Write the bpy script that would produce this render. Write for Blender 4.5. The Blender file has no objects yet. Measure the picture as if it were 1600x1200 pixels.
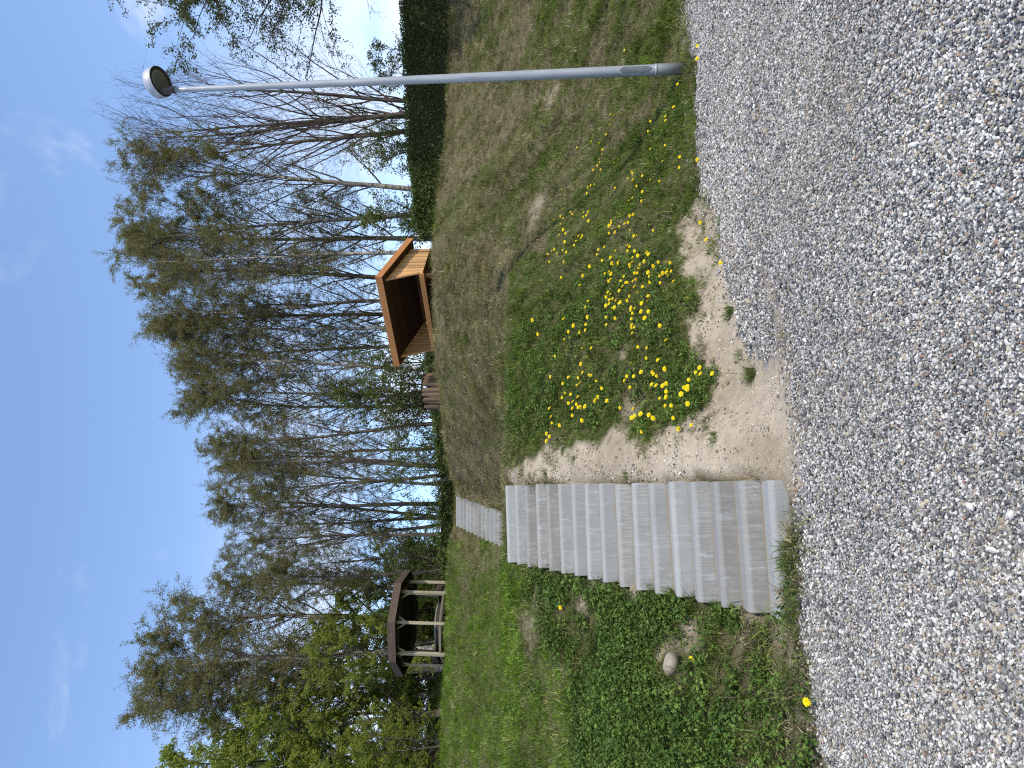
import bpy, bmesh, math
import numpy as np
from mathutils import Matrix, Vector

# ------------------------------------------------------------------ camera, world, sun, exposure
SC = bpy.context.scene
COL = SC.collection
PITCH = math.atan(125 / 1200.0)
SP, CP = math.sin(PITCH), math.cos(PITCH)
EYE = 1.6
cam_d = bpy.data.cameras.new("camera")
cam_d.sensor_fit = 'HORIZONTAL'
cam_d.sensor_width = 36.0
cam_d.lens = 27.0
cam_d.clip_start = 0.05
cam_d.clip_end = 3000.0
cam = bpy.data.objects.new("camera", cam_d)
COL.objects.link(cam)
# the photograph was taken upright and is stored turned a quarter, so image-right is world-down
cam.matrix_world = Matrix(((0, 1, 0, 0), (SP, 0, -CP, 0), (-CP, 0, -SP, EYE), (0, 0, 0, 1)))
SC.camera = cam

SUN_EL, SUN_AZ = math.radians(50), (0.66, -0.75)       # direction towards the sun on the ground plan
SKY_STRENGTH, SUN_STRENGTH, EXPOSURE = 0.15, 2.2, 1.08
world = bpy.data.worlds.new("World")
SC.world = world
world.use_nodes = True
wn, wl = world.node_tree.nodes, world.node_tree.links
wn.clear()
w_out = wn.new('ShaderNodeOutputWorld')
w_bg = wn.new('ShaderNodeBackground')
w_bg.inputs['Strength'].default_value = SKY_STRENGTH
sky = wn.new('ShaderNodeTexSky')
sky.sky_type = 'NISHITA'
sky.sun_disc = False
sky.sun_elevation = SUN_EL
sky.sun_rotation = math.atan2(SUN_AZ[0], SUN_AZ[1])
sky.air_density = 1.0
sky.altitude = 900.0
sky.dust_density = 0.15
sky.ozone_density = 1.5
tc = wn.new('ShaderNodeTexCoord')
sep = wn.new('ShaderNodeSeparateXYZ')
wl.new(tc.outputs['Generated'], sep.inputs[0])
zz = wn.new('ShaderNodeMath'); zz.operation = 'ADD'; zz.inputs[1].default_value = 0.22
wl.new(sep.outputs['Z'], zz.inputs[0])
zm = wn.new('ShaderNodeMath'); zm.operation = 'MAXIMUM'; zm.inputs[1].default_value = 0.05
wl.new(zz.outputs[0], zm.inputs[0])
dx = wn.new('ShaderNodeMath'); dx.operation = 'DIVIDE'
dy = wn.new('ShaderNodeMath'); dy.operation = 'DIVIDE'
wl.new(sep.outputs['X'], dx.inputs[0]); wl.new(zm.outputs[0], dx.inputs[1])
wl.new(sep.outputs['Y'], dy.inputs[0]); wl.new(zm.outputs[0], dy.inputs[1])
comb = wn.new('ShaderNodeCombineXYZ')
wl.new(dx.outputs[0], comb.inputs[0]); wl.new(dy.outputs[0], comb.inputs[1])
comb.inputs[2].default_value = 3.7


def wnoise(scale, detail, rough, lo, hi, dist=0.0):
    n = wn.new('ShaderNodeTexNoise')
    n.inputs['Scale'].default_value = scale
    n.inputs['Detail'].default_value = detail
    n.inputs['Roughness'].default_value = rough
    n.inputs['Distortion'].default_value = dist
    wl.new(comb.outputs[0], n.inputs['Vector'])
    m = wn.new('ShaderNodeMapRange'); m.interpolation_type = 'SMOOTHSTEP'
    m.inputs['From Min'].default_value = lo
    m.inputs['From Max'].default_value = hi
    wl.new(n.outputs['Fac'], m.inputs['Value'])
    return m.outputs[0]


veil = wnoise(2.2, 7, 0.62, 0.55, 0.82, 0.8)          # thin veils
puff = wnoise(2.6, 8, 0.62, 0.60, 0.80, 0.4)          # puffs of cloud
# clouds stand thicker towards the horizon all the way round (we look through more of the layer)
hz = wn.new('ShaderNodeMapRange'); hz.interpolation_type = 'SMOOTHSTEP'
hz.inputs['From Min'].default_value = 0.50; hz.inputs['From Max'].default_value = 0.12
hz.inputs['To Min'].default_value = 0.0; hz.inputs['To Max'].default_value = 1.0
wl.new(sep.outputs['Z'], hz.inputs['Value'])
low = wnoise(1.3, 6, 0.55, 0.30, 0.56)
lowm = wn.new('ShaderNodeMath'); lowm.operation = 'MULTIPLY'
wl.new(low, lowm.inputs[0]); wl.new(hz.outputs[0], lowm.inputs[1])
v1 = wn.new('ShaderNodeMath'); v1.operation = 'MULTIPLY'; v1.inputs[1].default_value = 0.36
wl.new(veil, v1.inputs[0])
p1 = wn.new('ShaderNodeMath'); p1.operation = 'MULTIPLY'; p1.inputs[1].default_value = 0.75
wl.new(puff, p1.inputs[0])
a1 = wn.new('ShaderNodeMath'); a1.operation = 'MAXIMUM'
wl.new(v1.outputs[0], a1.inputs[0]); wl.new(p1.outputs[0], a1.inputs[1])
a2 = wn.new('ShaderNodeMath'); a2.operation = 'MAXIMUM'
wl.new(a1.outputs[0], a2.inputs[0]); wl.new(lowm.outputs[0], a2.inputs[1])
cmix = wn.new('ShaderNodeMix'); cmix.data_type = 'RGBA'
wl.new(a2.outputs[0], cmix.inputs['Factor'])
wl.new(sky.outputs[0], cmix.inputs['A'])
cmix.inputs['B'].default_value = (3.7, 3.8, 4.0, 1)
wl.new(cmix.outputs['Result'], w_bg.inputs['Color'])
wl.new(w_bg.outputs[0], w_out.inputs[0])

sun_d = bpy.data.lights.new("sun", 'SUN')
sun_d.energy = SUN_STRENGTH
sun_d.angle = math.radians(0.5)
sun_d.color = (1.0, 0.93, 0.82)
sun = bpy.data.objects.new("sun", sun_d)
COL.objects.link(sun)
_n = math.hypot(*SUN_AZ)
TO_SUN = Vector((SUN_AZ[0] / _n * math.cos(SUN_EL), SUN_AZ[1] / _n * math.cos(SUN_EL), math.sin(SUN_EL)))
sun.rotation_euler = TO_SUN.to_track_quat('Z', 'Y').to_euler()
sun.location = (20, -20, 40)
vs = SC.view_settings
vs.view_transform = 'Standard'
vs.look = 'None'
vs.exposure = EXPOSURE
vs.gamma = 1.0
vs.use_curve_mapping = False
SC.cycles.use_denoising = False
SC.cycles.filter_width = 1.15
SC.cycles.use_adaptive_sampling = False
SC.cycles.max_bounces = 6
SC.cycles.transparent_max_bounces = 8

# ------------------------------------------------------------------ helpers
RNG = np.random.default_rng(11)


def P(ix, iy, y):
    """World point at depth y on the sight line of photograph pixel (ix, iy), 1600 x 1200."""
    a, b = (600 - iy) / 1200.0, (800 - ix) / 1200.0
    t = y / (CP - b * SP)
    return np.array([a * t, y, EYE + t * (SP + b * CP)])


def proj(x, y, z):
    """World points to photograph pixels (ix, iy)."""
    x, y, z = np.asarray(x, float), np.asarray(y, float), np.asarray(z, float)
    d = np.maximum(y * CP + (z - EYE) * SP, 0.05)
    up = -y * SP + (z - EYE) * CP
    return 800 - 1200 * up / d, 600 - 1200 * x / d


def inpoly(px, py, poly):
    poly = np.asarray(poly, float)
    inside = np.zeros(px.shape, bool)
    n = len(poly)
    for i in range(n):
        x1, y1 = poly[i]; x2, y2 = poly[(i + 1) % n]
        if y1 == y2:
            continue
        c = ((y1 > py) != (y2 > py)) & (px < (x2 - x1) * (py - y1) / (y2 - y1) + x1)
        inside ^= c
    return inside


def vnoise(x, y, seed=0):
    x = np.asarray(x, float); y = np.asarray(y, float)
    xi, yi = np.floor(x).astype(np.int64), np.floor(y).astype(np.int64)
    fx, fy = x - xi, y - yi
    fx, fy = fx * fx * (3 - 2 * fx), fy * fy * (3 - 2 * fy)

    def h(i, j):
        n = (i * 374761393 + j * 668265263 + seed * 974634777) & 0xFFFFFFFF
        n = ((n ^ (n >> 13)) * 1274126177) & 0xFFFFFFFF
        n = n ^ (n >> 16)
        return (n & 0xFFFF) / 65535.0
    return (h(xi, yi) * (1 - fx) + h(xi + 1, yi) * fx) * (1 - fy) + (h(xi, yi + 1) * (1 - fx) + h(xi + 1, yi + 1) * fx) * fy


def fbm(x, y, seed=0, octv=4):
    s, a, t = 0.0, 0.5, 0.0
    for k in range(octv):
        s = s + a * vnoise(np.asarray(x) * 2 ** k, np.asarray(y) * 2 ** k, seed + k * 17)
        t += a; a *= 0.5
    return s / t


def sstep(a, b, x):
    t = np.clip((x - a) / (b - a), 0, 1)
    return t * t * (3 - 2 * t)


def mesh_np(name, verts, quads=None, tris=None, mats=(), qmat=None, tmat=None, smooth=False):
    me = bpy.data.meshes.new(name)
    verts = np.asarray(verts, np.float32).reshape(-1, 3)
    quads = np.zeros((0, 4), np.int32) if quads is None else np.asarray(quads, np.int32).reshape(-1, 4)
    tris = np.zeros((0, 3), np.int32) if tris is None else np.asarray(tris, np.int32).reshape(-1, 3)
    nq, nt = len(quads), len(tris)
    me.vertices.add(len(verts)); me.vertices.foreach_set('co', verts.ravel())
    me.loops.add(nq * 4 + nt * 3)
    me.loops.foreach_set('vertex_index', np.concatenate([quads.ravel(), tris.ravel()]).astype(np.int32))
    me.polygons.add(nq + nt)
    starts = np.concatenate([np.arange(nq) * 4, nq * 4 + np.arange(nt) * 3]).astype(np.int32)
    me.polygons.foreach_set('loop_start', starts)
    mi = np.zeros(nq + nt, np.int32)
    if qmat is not None: mi[:nq] = qmat
    if tmat is not None: mi[nq:] = tmat
    for m in mats: me.materials.append(m)
    me.polygons.foreach_set('material_index', mi)
    if smooth:
        me.polygons.foreach_set('use_smooth', np.ones(nq + nt, bool))
    me.update(calc_edges=True)
    me.validate()
    return me


def link(name, data, parent=None, loc=None, label=None, cat=None, group=None, kind=None):
    o = bpy.data.objects.new(name, data)
    COL.objects.link(o)
    if parent is not None: o.parent = parent
    if loc is not None: o.location = tuple(float(v) for v in loc)
    tag(o, label, cat, group, kind)
    return o


def tag(o, label=None, cat=None, group=None, kind=None):
    if label: o['label'] = label
    if cat: o['category'] = cat
    if group: o['group'] = group
    if kind: o['kind'] = kind
    return o


def fattr(me, name, arr, typ='FLOAT', dom='POINT'):
    a = me.attributes.new(name, typ, dom)
    key = {'FLOAT': 'value', 'INT': 'value', 'FLOAT_VECTOR': 'vector', 'FLOAT_COLOR': 'color'}[typ]
    a.data.foreach_set(key, np.ascontiguousarray(arr, np.int32 if typ == 'INT' else np.float32).ravel())


def bm_mesh(name, bm, mats, smooth=False):
    me = bpy.data.meshes.new(name)
    bm.normal_update()
    bm.to_mesh(me); bm.free()
    for m in (mats if isinstance(mats, (list, tuple)) else [mats]): me.materials.append(m)
    if smooth:
        for p in me.polygons: p.use_smooth = True
    return me


def bm_prism(bm, poly, axis_vec, mi=0):
    """Extrude a planar polygon (list of 3-vectors) along axis_vec."""
    a = [bm.verts.new(Vector(p)) for p in poly]
    b = [bm.verts.new(Vector(p) + Vector(axis_vec)) for p in poly]
    n = len(poly)
    fs = [bm.faces.new(a[::-1]), bm.faces.new(b)]
    for i in range(n):
        fs.append(bm.faces.new((a[i], a[(i + 1) % n], b[(i + 1) % n], b[i])))
    for f in fs: f.material_index = mi
    return fs


def bm_box(bm, o, ex, ey, ez, bevel=0.0):
    """Box from corner o with edge vectors ex, ey, ez."""
    o, ex, ey, ez = Vector(o), Vector(ex), Vector(ey), Vector(ez)
    f = bm_prism(bm, [o, o + ex, o + ex + ey, o + ey], ez)
    if bevel:
        ed = list({e for q in f for e in q.edges})
        bmesh.ops.bevel(bm, geom=ed, offset=bevel, segments=1, affect='EDGES')
    bmesh.ops.recalc_face_normals(bm, faces=bm.faces)


def bm_lathe(bm, prof, sides, center=(0, 0, 0), cap=True):
    rings = []
    for r, z in prof:
        rings.append([bm.verts.new((center[0] + r * math.cos(2 * math.pi * k / sides), center[1] + r * math.sin(2 * math.pi * k / sides), center[2] + z)) for k in range(sides)])
    for a, b in zip(rings, rings[1:]):
        for k in range(sides):
            bm.faces.new((a[k], a[(k + 1) % sides], b[(k + 1) % sides], b[k]))
    if cap:
        bm.faces.new(rings[0][::-1]); bm.faces.new(rings[-1])


# ------------------------------------------------------------------ materials
class MB:
    def __init__(self, name, rough=0.8, spec=0.3):
        self.m = bpy.data.materials.new(name)
        self.m.use_nodes = True
        self.n, self.l = self.m.node_tree.nodes, self.m.node_tree.links
        self.b = self.n['Principled BSDF']
        self.b.inputs['Roughness'].default_value = rough
        self.b.inputs['Specular IOR Level'].default_value = spec
        self._c = None

    def coord(self, kind='Object', scale=(1, 1, 1)):
        t = self.n.new('ShaderNodeTexCoord')
        mp = self.n.new('ShaderNodeMapping')
        mp.inputs['Scale'].default_value = scale
        off = self.n.new('ShaderNodeVectorMath'); off.operation = 'MULTIPLY_ADD'
        off.inputs[0].default_value = (1, 1, 1)
        cmb = self.n.new('ShaderNodeCombineXYZ')
        r = self.n.new('ShaderNodeObjectInfo').outputs['Random']
        for k in range(3): self.l.new(r, cmb.inputs[k])
        off.inputs[1].default_value = (37.0, 23.0, 51.0)
        self.l.new(cmb.outputs[0], off.inputs[0])
        self.l.new(t.outputs[kind], off.inputs[2])
        self.l.new(off.outputs[0], mp.inputs['Vector'])
        return mp.outputs[0]

    def noise(self, vec, scale, detail=4, rough=0.55, dist=0.0):
        t = self.n.new('ShaderNodeTexNoise')
        t.inputs['Scale'].default_value = scale
        t.inputs['Detail'].default_value = detail
        t.inputs['Roughness'].default_value = rough
        t.inputs['Distortion'].default_value = dist
        if vec is not None: self.l.new(vec, t.inputs['Vector'])
        return t.outputs['Fac']

    def ramp(self, fac, stops):
        r = self.n.new('ShaderNodeValToRGB')
        e = r.color_ramp.elements
        while len(e) < len(stops): e.new(0.5)
        for k, (p, c) in enumerate(stops):
            e[k].position = p; e[k].color = (*c, 1)
        self.l.new(fac, r.inputs['Fac'])
        return r.outputs['Color']

    def mix(self, fac, a, b, mode='MIX'):
        x = self.n.new('ShaderNodeMix'); x.data_type = 'RGBA'; x.blend_type = mode
        for v, s in ((fac, 'Factor'), (a, 'A'), (b, 'B')):
            if hasattr(v, 'is_output'): self.l.new(v, x.inputs[s])
            elif s == 'Factor': x.inputs[s].default_value = v
            else: x.inputs[s].default_value = (*v, 1)
        return x.outputs['Result']

    def maprange(self, v, a, b, c, d):
        x = self.n.new('ShaderNodeMapRange')
        for s, q in (('From Min', a), ('From Max', b), ('To Min', c), ('To Max', d)): x.inputs[s].default_value = q
        self.l.new(v, x.inputs['Value'])
        return x.outputs[0]

    def attr(self, name, typ='GEOMETRY', out='Color'):
        a = self.n.new('ShaderNodeAttribute'); a.attribute_name = name; a.attribute_type = typ
        return a.outputs[out]

    def objrand(self):
        return self.n.new('ShaderNodeObjectInfo').outputs['Random']

    def scale_col(self, col, val):
        x = self.n.new('ShaderNodeVectorMath'); x.operation = 'SCALE'
        if hasattr(col, 'is_output'): self.l.new(col, x.inputs[0])
        else: x.inputs[0].default_value = col
        if hasattr(val, 'is_output'): self.l.new(val, x.inputs['Scale'])
        else: x.inputs['Scale'].default_value = val
        return x.outputs[0]

    def color(self, c):
        if hasattr(c, 'is_output'): self.l.new(c, self.b.inputs['Base Color'])
        else: self.b.inputs['Base Color'].default_value = (*c, 1)
        self._c = c
        return self

    def bump(self, h, strength, dist=0.01):
        x = self.n.new('ShaderNodeBump')
        x.inputs['Strength'].default_value = strength
        x.inputs['Distance'].default_value = dist
        self.l.new(h, x.inputs['Height'])
        self.l.new(x.outputs[0], self.b.inputs['Normal'])
        return self

    def translucent(self, amount, tint=(1, 1, 1)):
        t = self.n.new('ShaderNodeBsdfTranslucent')
        c = self.mix(1.0, self._c, tint, 'MULTIPLY') if hasattr(self._c, 'is_output') else None
        if c is not None: self.l.new(c, t.inputs['Color'])
        else: t.inputs['Color'].default_value = (*[u * v for u, v in zip(self._c, tint)], 1)
        mx = self.n.new('ShaderNodeMixShader'); mx.inputs[0].default_value = amount
        self.l.new(self.b.outputs[0], mx.inputs[1]); self.l.new(t.outputs[0], mx.inputs[2])
        self.l.new(mx.outputs[0], self.n['Material Output'].inputs['Surface'])
        return self


def mat_leaf(name, c1, c2, trans=0.35):
    m = MB(name, 0.55, 0.25)
    m.color(m.mix(m.attr('tint', out='Fac'), c1, c2)).translucent(trans, (1.15, 1.2, 0.7))
    return m.m


def mat_wood(name, dark, light, grain_axis=2, rough=0.7, spread=0.25):
    m = MB(name, rough, 0.25)
    sc = [14, 14, 14]; sc[grain_axis] = 0.9
    v = m.coord('Object', sc)
    g = m.noise(v, 1.6, 6, 0.6, 0.4)
    base = m.ramp(g, [(0.3, dark), (0.7, light)])
    r = m.maprange(m.objrand(), 0, 1, 1 - spread, 1 + spread)
    base = m.scale_col(base, r)
    kn = m.noise(m.coord('Object', (6, 6, 3)), 2.0, 2)
    base = m.mix(m.maprange(kn, 0.66, 0.74, 0, 0.5), base, tuple(c * 0.45 for c in dark))
    m.color(base).bump(g, 0.35, 0.004)
    return m.m


def mat_bark_birch():
    m = MB('birch_bark', 0.75, 0.2)
    v = m.coord('Object', (2.5, 2.5, 7))
    n1 = m.noise(v, 1.0, 5, 0.65)
    n2 = m.noise(m.coord('Object', (1, 1, 0.5)), 1.3, 3)
    c = m.ramp(n1, [(0.36, (0.06, 0.05, 0.045)), (0.46, (0.28, 0.25, 0.21)), (0.62, (0.52, 0.48, 0.42))])
    c = m.mix(m.maprange(n2, 0.45, 0.7, 0.15, 0.8), c, (0.13, 0.11, 0.08))
    m.color(c).bump(n1, 0.5, 0.01)
    return m.m


def mat_bark(name, a, b):
    m = MB(name, 0.85, 0.15)
    n1 = m.noise(m.coord('Object', (5, 5, 1.2)), 1.4, 5, 0.65)
    m.color(m.ramp(n1, [(0.3, a), (0.7, b)])).bump(n1, 0.5, 0.01)
    return m.m


def mat_concrete():
    m = MB('concrete', 0.85, 0.25)
    v = m.coord('Object')
    n1 = m.noise(v, 3.0, 6, 0.6)
    n2 = m.noise(m.coord('Object', (75, 1.6, 1.6)), 1.0, 5, 0.7)      # cast streaks across each block
    n3 = m.noise(v, 160, 2, 0.6)
    c = m.ramp(n1, [(0.3, (0.215, 0.208, 0.188)), (0.7, (0.325, 0.316, 0.290))])
    c = m.mix(m.maprange(n2, 0.36, 0.64, 0.0, 0.85), c, (0.185, 0.176, 0.155))
    eff = m.noise(m.coord('Object', (22, 4.0, 4.0)), 1.0, 6, 0.75, 0.3)  # pale lime bloom
    c = m.mix(m.maprange(eff, 0.54, 0.70, 0.0, 0.5), c, (0.52, 0.535, 0.55))
    # upward tread and nosing coloured darker to offset the sun falling on them
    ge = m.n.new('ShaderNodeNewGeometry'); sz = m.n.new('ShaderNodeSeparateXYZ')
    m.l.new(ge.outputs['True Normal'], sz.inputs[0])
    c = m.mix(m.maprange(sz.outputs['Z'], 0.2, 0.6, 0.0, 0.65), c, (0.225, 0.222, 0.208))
    rr_ = m.n.new('ShaderNodeMath'); rr_.operation = 'FRACT'
    r2_ = m.n.new('ShaderNodeMath'); r2_.operation = 'MULTIPLY'; r2_.inputs[1].default_value = 7.3
    m.l.new(m.objrand(), r2_.inputs[0]); m.l.new(r2_.outputs[0], rr_.inputs[0])
    c = m.mix(m.maprange(rr_.outputs[0], 0.35, 1.0, 0.0, 0.45), c, (0.31, 0.325, 0.325))
    st_ = m.noise(m.coord('Object', (1.5, 9, 9)), 1.0, 4, 0.65)          # damp and dirt bands along the block
    c = m.mix(m.maprange(st_, 0.55, 0.75, 0.0, 0.4), c, (0.19, 0.18, 0.155))
    c = m.scale_col(c, m.maprange(m.objrand(), 0, 1, 0.92, 1.14))
    tco = m.n.new('ShaderNodeTexCoord'); so_ = m.n.new('ShaderNodeSeparateXYZ')
    m.l.new(tco.outputs['Object'], so_.inputs[0])
    rag = m.noise(m.coord('Object', (9, 9, 9)), 1.0, 4, 0.7)
    # blown sand lodged in the joint under each riser and along the back of each tread
    lowz = m.maprange(so_.outputs['Z'], -0.150, -0.185, 0.0, 1.0)
    bk = m.maprange(so_.outputs['Y'], 0.235, 0.285, 0.0, 1.0)
    mx_ = m.n.new('ShaderNodeMath'); mx_.operation = 'MAXIMUM'; m.l.new(lowz, mx_.inputs[0]); m.l.new(bk, mx_.inputs[1])
    mu_ = m.n.new('ShaderNodeMath'); mu_.operation = 'MULTIPLY'; m.l.new(mx_.outputs[0], mu_.inputs[0]); m.l.new(m.maprange(rag, 0.35, 0.55, 0.15, 0.9), mu_.inputs[1])
    c = m.mix(mu_.outputs[0], c, (0.30, 0.245, 0.17))
    spots = m.noise(m.coord('Object', (14, 14, 14)), 1.0, 5, 0.75)
    c = m.mix(m.maprange(spots, 0.60, 0.72, 0.0, 0.5), c, (0.13, 0.125, 0.105))
    m.color(c).bump(n3, 0.25, 0.003)
    return m.m


def mat_galv():
    m = MB('galvanised_steel', 0.5, 0.5)
    m.b.inputs['Metallic'].default_value = 0.35
    v = m.coord('Object')
    n1 = m.noise(m.coord('Object', (9, 9, 1.2)), 1.5, 5, 0.6)
    n2 = m.noise(v, 70, 2, 0.5)
    c = m.ramp(n1, [(0.3, (0.27, 0.285, 0.30)), (0.7, (0.38, 0.395, 0.41))])
    c = m.mix(m.maprange(n2, 0.4, 0.65, 0, 0.10), c, (0.28, 0.29, 0.31))
    # mossy weathering within the lowest metre of the post
    sepn = m.n.new('ShaderNodeSeparateXYZ'); tcn = m.n.new('ShaderNodeTexCoord')
    m.l.new(tcn.outputs['Object'], sepn.inputs[0])
    low = m.maprange(sepn.outputs['Z'], 0.0, 0.75, 0.75, 0.0)
    mm = m.n.new('ShaderNodeMath'); mm.operation = 'MULTIPLY'
    m.l.new(low, mm.inputs[0]); m.l.new(m.maprange(n1, 0.3, 0.55, 0.4, 1.0), mm.inputs[1])
    c = m.mix(mm.outputs[0], c, (0.20, 0.20, 0.16))
    m.color(c).bump(n1, 0.06, 0.002)
    return m.m


def simple(name, c, rough=0.7, spec=0.3, metal=0.0, nscale=20, var=0.25):
    m = MB(name, rough, spec)
    m.b.inputs['Metallic'].default_value = metal
    n = m.noise(m.coord('Object'), nscale, 4)
    m.color(m.ramp(n, [(0.3, tuple(v * (1 - var) for v in c)), (0.7, tuple(v * (1 + var) for v in c))])).bump(n, 0.15, 0.003)
    return m.m


M = {}
M['concrete'] = mat_concrete()
M['galv'] = mat_galv()
M['lamp_shell'] = simple('lamp_shell', (0.38, 0.40, 0.43), 0.45, 0.5, 0.2, 12, 0.1)
M['lamp_dark'] = simple('lamp_dark', (0.045, 0.045, 0.042), 0.5, 0.4, 0.0, 25, 0.2)
M['lamp_glass'] = simple('lamp_glass', (0.115, 0.125, 0.10), 0.35, 0.5, 0.0, 3, 0.25)
M['plank'] = mat_wood('larch_plank', (0.40, 0.205, 0.078), (0.60, 0.36, 0.155), 2, 0.6, 0.24)
M['plank_x'] = mat_wood('larch_board', (0.36, 0.145, 0.045), (0.50, 0.225, 0.075), 0, 0.6, 0.12)
M['plank_shaded'] = mat_wood('larch_shaded', (0.085, 0.040, 0.018), (0.14, 0.068, 0.031), 2, 0.75, 0.25)  # same larch with the shade inside the shelter put into its colour
M['deck'] = mat_wood('roof_deck_shaded', (0.05, 0.024, 0.012), (0.09, 0.045, 0.022), 0, 0.8, 0.25)  # roof boards coloured darker still, painting the shade beneath the roof
M['felt'] = simple('roof_felt', (0.05, 0.05, 0.05), 0.9, 0.2)
M['log'] = mat_wood('palisade_log', (0.09, 0.06, 0.036), (0.20, 0.14, 0.09), 2, 0.8, 0.25)
M['rope'] = simple('dark_cap', (0.03, 0.025, 0.02), 0.9, 0.1)
M['postwood'] = mat_wood('weathered_post', (0.22, 0.19, 0.125), (0.36, 0.32, 0.22), 2, 0.8, 0.12)
M['oldroof'] = mat_wood('weathered_fascia', (0.055, 0.038, 0.028), (0.13, 0.092, 0.068), 0, 0.85, 0.2)
M['darkwood'] = mat_wood('dark_boards', (0.030, 0.024, 0.019), (0.065, 0.052, 0.04), 0, 0.85, 0.3)
M['railwood'] = mat_wood('rail_wood', (0.10, 0.085, 0.06), (0.19, 0.165, 0.12), 0, 0.85, 0.2)
M['grey_top'] = simple('table_top', (0.19, 0.185, 0.165), 0.8, 0.2)
M['birch'] = mat_bark_birch()
M['bark'] = mat_bark('grey_brown_bark', (0.05, 0.04, 0.032), (0.15, 0.125, 0.10))
M['twig'] = mat_bark('twig_bark', (0.065, 0.052, 0.042), (0.125, 0.100, 0.080))
M['red_twig'] = mat_bark('reddish_twig_bark', (0.065, 0.048, 0.044), (0.12, 0.09, 0.08))
M['leaf_birch'] = mat_leaf('birch_leaf', (0.130, 0.128, 0.040), (0.215, 0.195, 0.080))
M['leaf_green'] = mat_leaf('spring_leaf', (0.185, 0.235, 0.040), (0.33, 0.365, 0.085), 0.55)
M['leaf_dark'] = mat_leaf('hedge_leaf', (0.038, 0.058, 0.013), (0.120, 0.160, 0.038), 0.25)
M['leaf_hang'] = mat_leaf('hanging_leaf', (0.060, 0.075, 0.024), (0.115, 0.125, 0.045), 0.3)
M['leaf_shrub'] = mat_leaf('shrub_leaf', (0.075, 0.105, 0.024), (0.145, 0.185, 0.046), 0.35)
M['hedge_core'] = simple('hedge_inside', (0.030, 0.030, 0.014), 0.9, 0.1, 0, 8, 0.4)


def mat_inst(name, rough=0.7, spec=0.2, trans=0.0, var='rb'):
    m = MB(name, rough, spec)
    c = m.attr('icol', 'INSTANCER')
    f = m.maprange(m.attr(var, out='Fac'), 0, 1, 0.6, 1.4)
    m.color(m.scale_col(c, f))
    if trans: m.translucent(trans, (1.05, 1.1, 0.75))
    return m.m


M['blade'] = mat_inst('grass_blade', 0.7, 0.08, 0.3)
M['weed'] = mat_inst('weed_leaf', 0.6, 0.15, 0.28)


def mat_stone_inst():
    m = MB('gravel_stone', 0.6, 0.35)
    c = m.attr('icol', 'INSTANCER')
    n = m.noise(m.coord('Object'), 2.2, 4, 0.6)
    m.color(m.scale_col(c, m.maprange(n, 0.25, 0.75, 0.75, 1.25)))
    return m.m


M['stone'] = mat_stone_inst()
M['fieldstone'] = simple('field_stone', (0.25, 0.215, 0.165), 0.85, 0.2, 0, 14, 0.22)


def mat_ground():
    m = MB('earth', 0.95, 0.1)
    v = m.coord('Object')
    c = m.attr('gcol')
    n1 = m.noise(v, 9, 6, 0.65)
    n2 = m.noise(v, 70, 4, 0.7)
    c = m.scale_col(c, m.maprange(n1, 0.3, 0.7, 0.80, 1.18))
    c = m.scale_col(c, m.maprange(n2, 0.3, 0.7, 0.78, 1.2))
    # away from the modelled stones the gravel goes on as fine speckle
    vo = m.n.new('ShaderNodeTexVoronoi'); vo.inputs['Scale'].default_value = 55
    m.l.new(v, vo.inputs['Vector'])
    sp = m.n.new('ShaderNodeSeparateColor'); m.l.new(vo.outputs['Color'], sp.inputs[0])
    st = m.ramp(sp.outputs[0], [(0.0, (0.05, 0.055, 0.065)), (0.35, (0.16, 0.165, 0.18)), (0.65, (0.30, 0.30, 0.30)), (1.0, (0.55, 0.55, 0.54))])
    c = m.mix(m.attr('gravel', out='Fac'), c, st)
    h = m.mix(0.5, n1, n2)
    m.color(c).bump(h, 1.0, 0.035)
    return m.m


M['ground'] = mat_ground()

# outlines of the gravel and the bare sand, read off the photograph and laid on the ground
GRAVEL = [(1066, -900), (1070, -200), (1074, 0), (1078, 60), (1090, 118), (1086, 190), (1087, 250), (1097, 300), (1124, 338), (1130, 400), (1152, 469), (1163, 530), (1193, 563), (1213, 545), (1229, 528), (1241, 592), (1248, 640), (1257, 700), (1258, 757), (1249, 800), (1246, 850), (1251, 900), (1257, 950), (1263, 1000), (1270, 1060), (1278, 1120), (1284, 1200), (1310, 1500), (1400, 2400), (9000, 2400), (9000, -900)]
SAND = [(795, 757), (797, 738), (822, 716), (842, 700), (868, 694), (905, 690), (935, 682), (962, 664), (982, 662), (986, 690), (1008, 694), (1030, 672), (1062, 662), (1092, 655), (1112, 628), (1126, 594), (1112, 580), (1088, 560), (1074, 520), (1074, 506), (1092, 485), (1093, 456), (1076, 420), (1058, 392), (1064, 352), (1080, 318), (1100, 306), (1128, 340), (1134, 400), (1156, 469), (1168, 530), (1195, 565), (1232, 525), (1246, 592), (1253, 640), (1262, 757), (1250, 800), (1222, 812), (1196, 757)]

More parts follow.
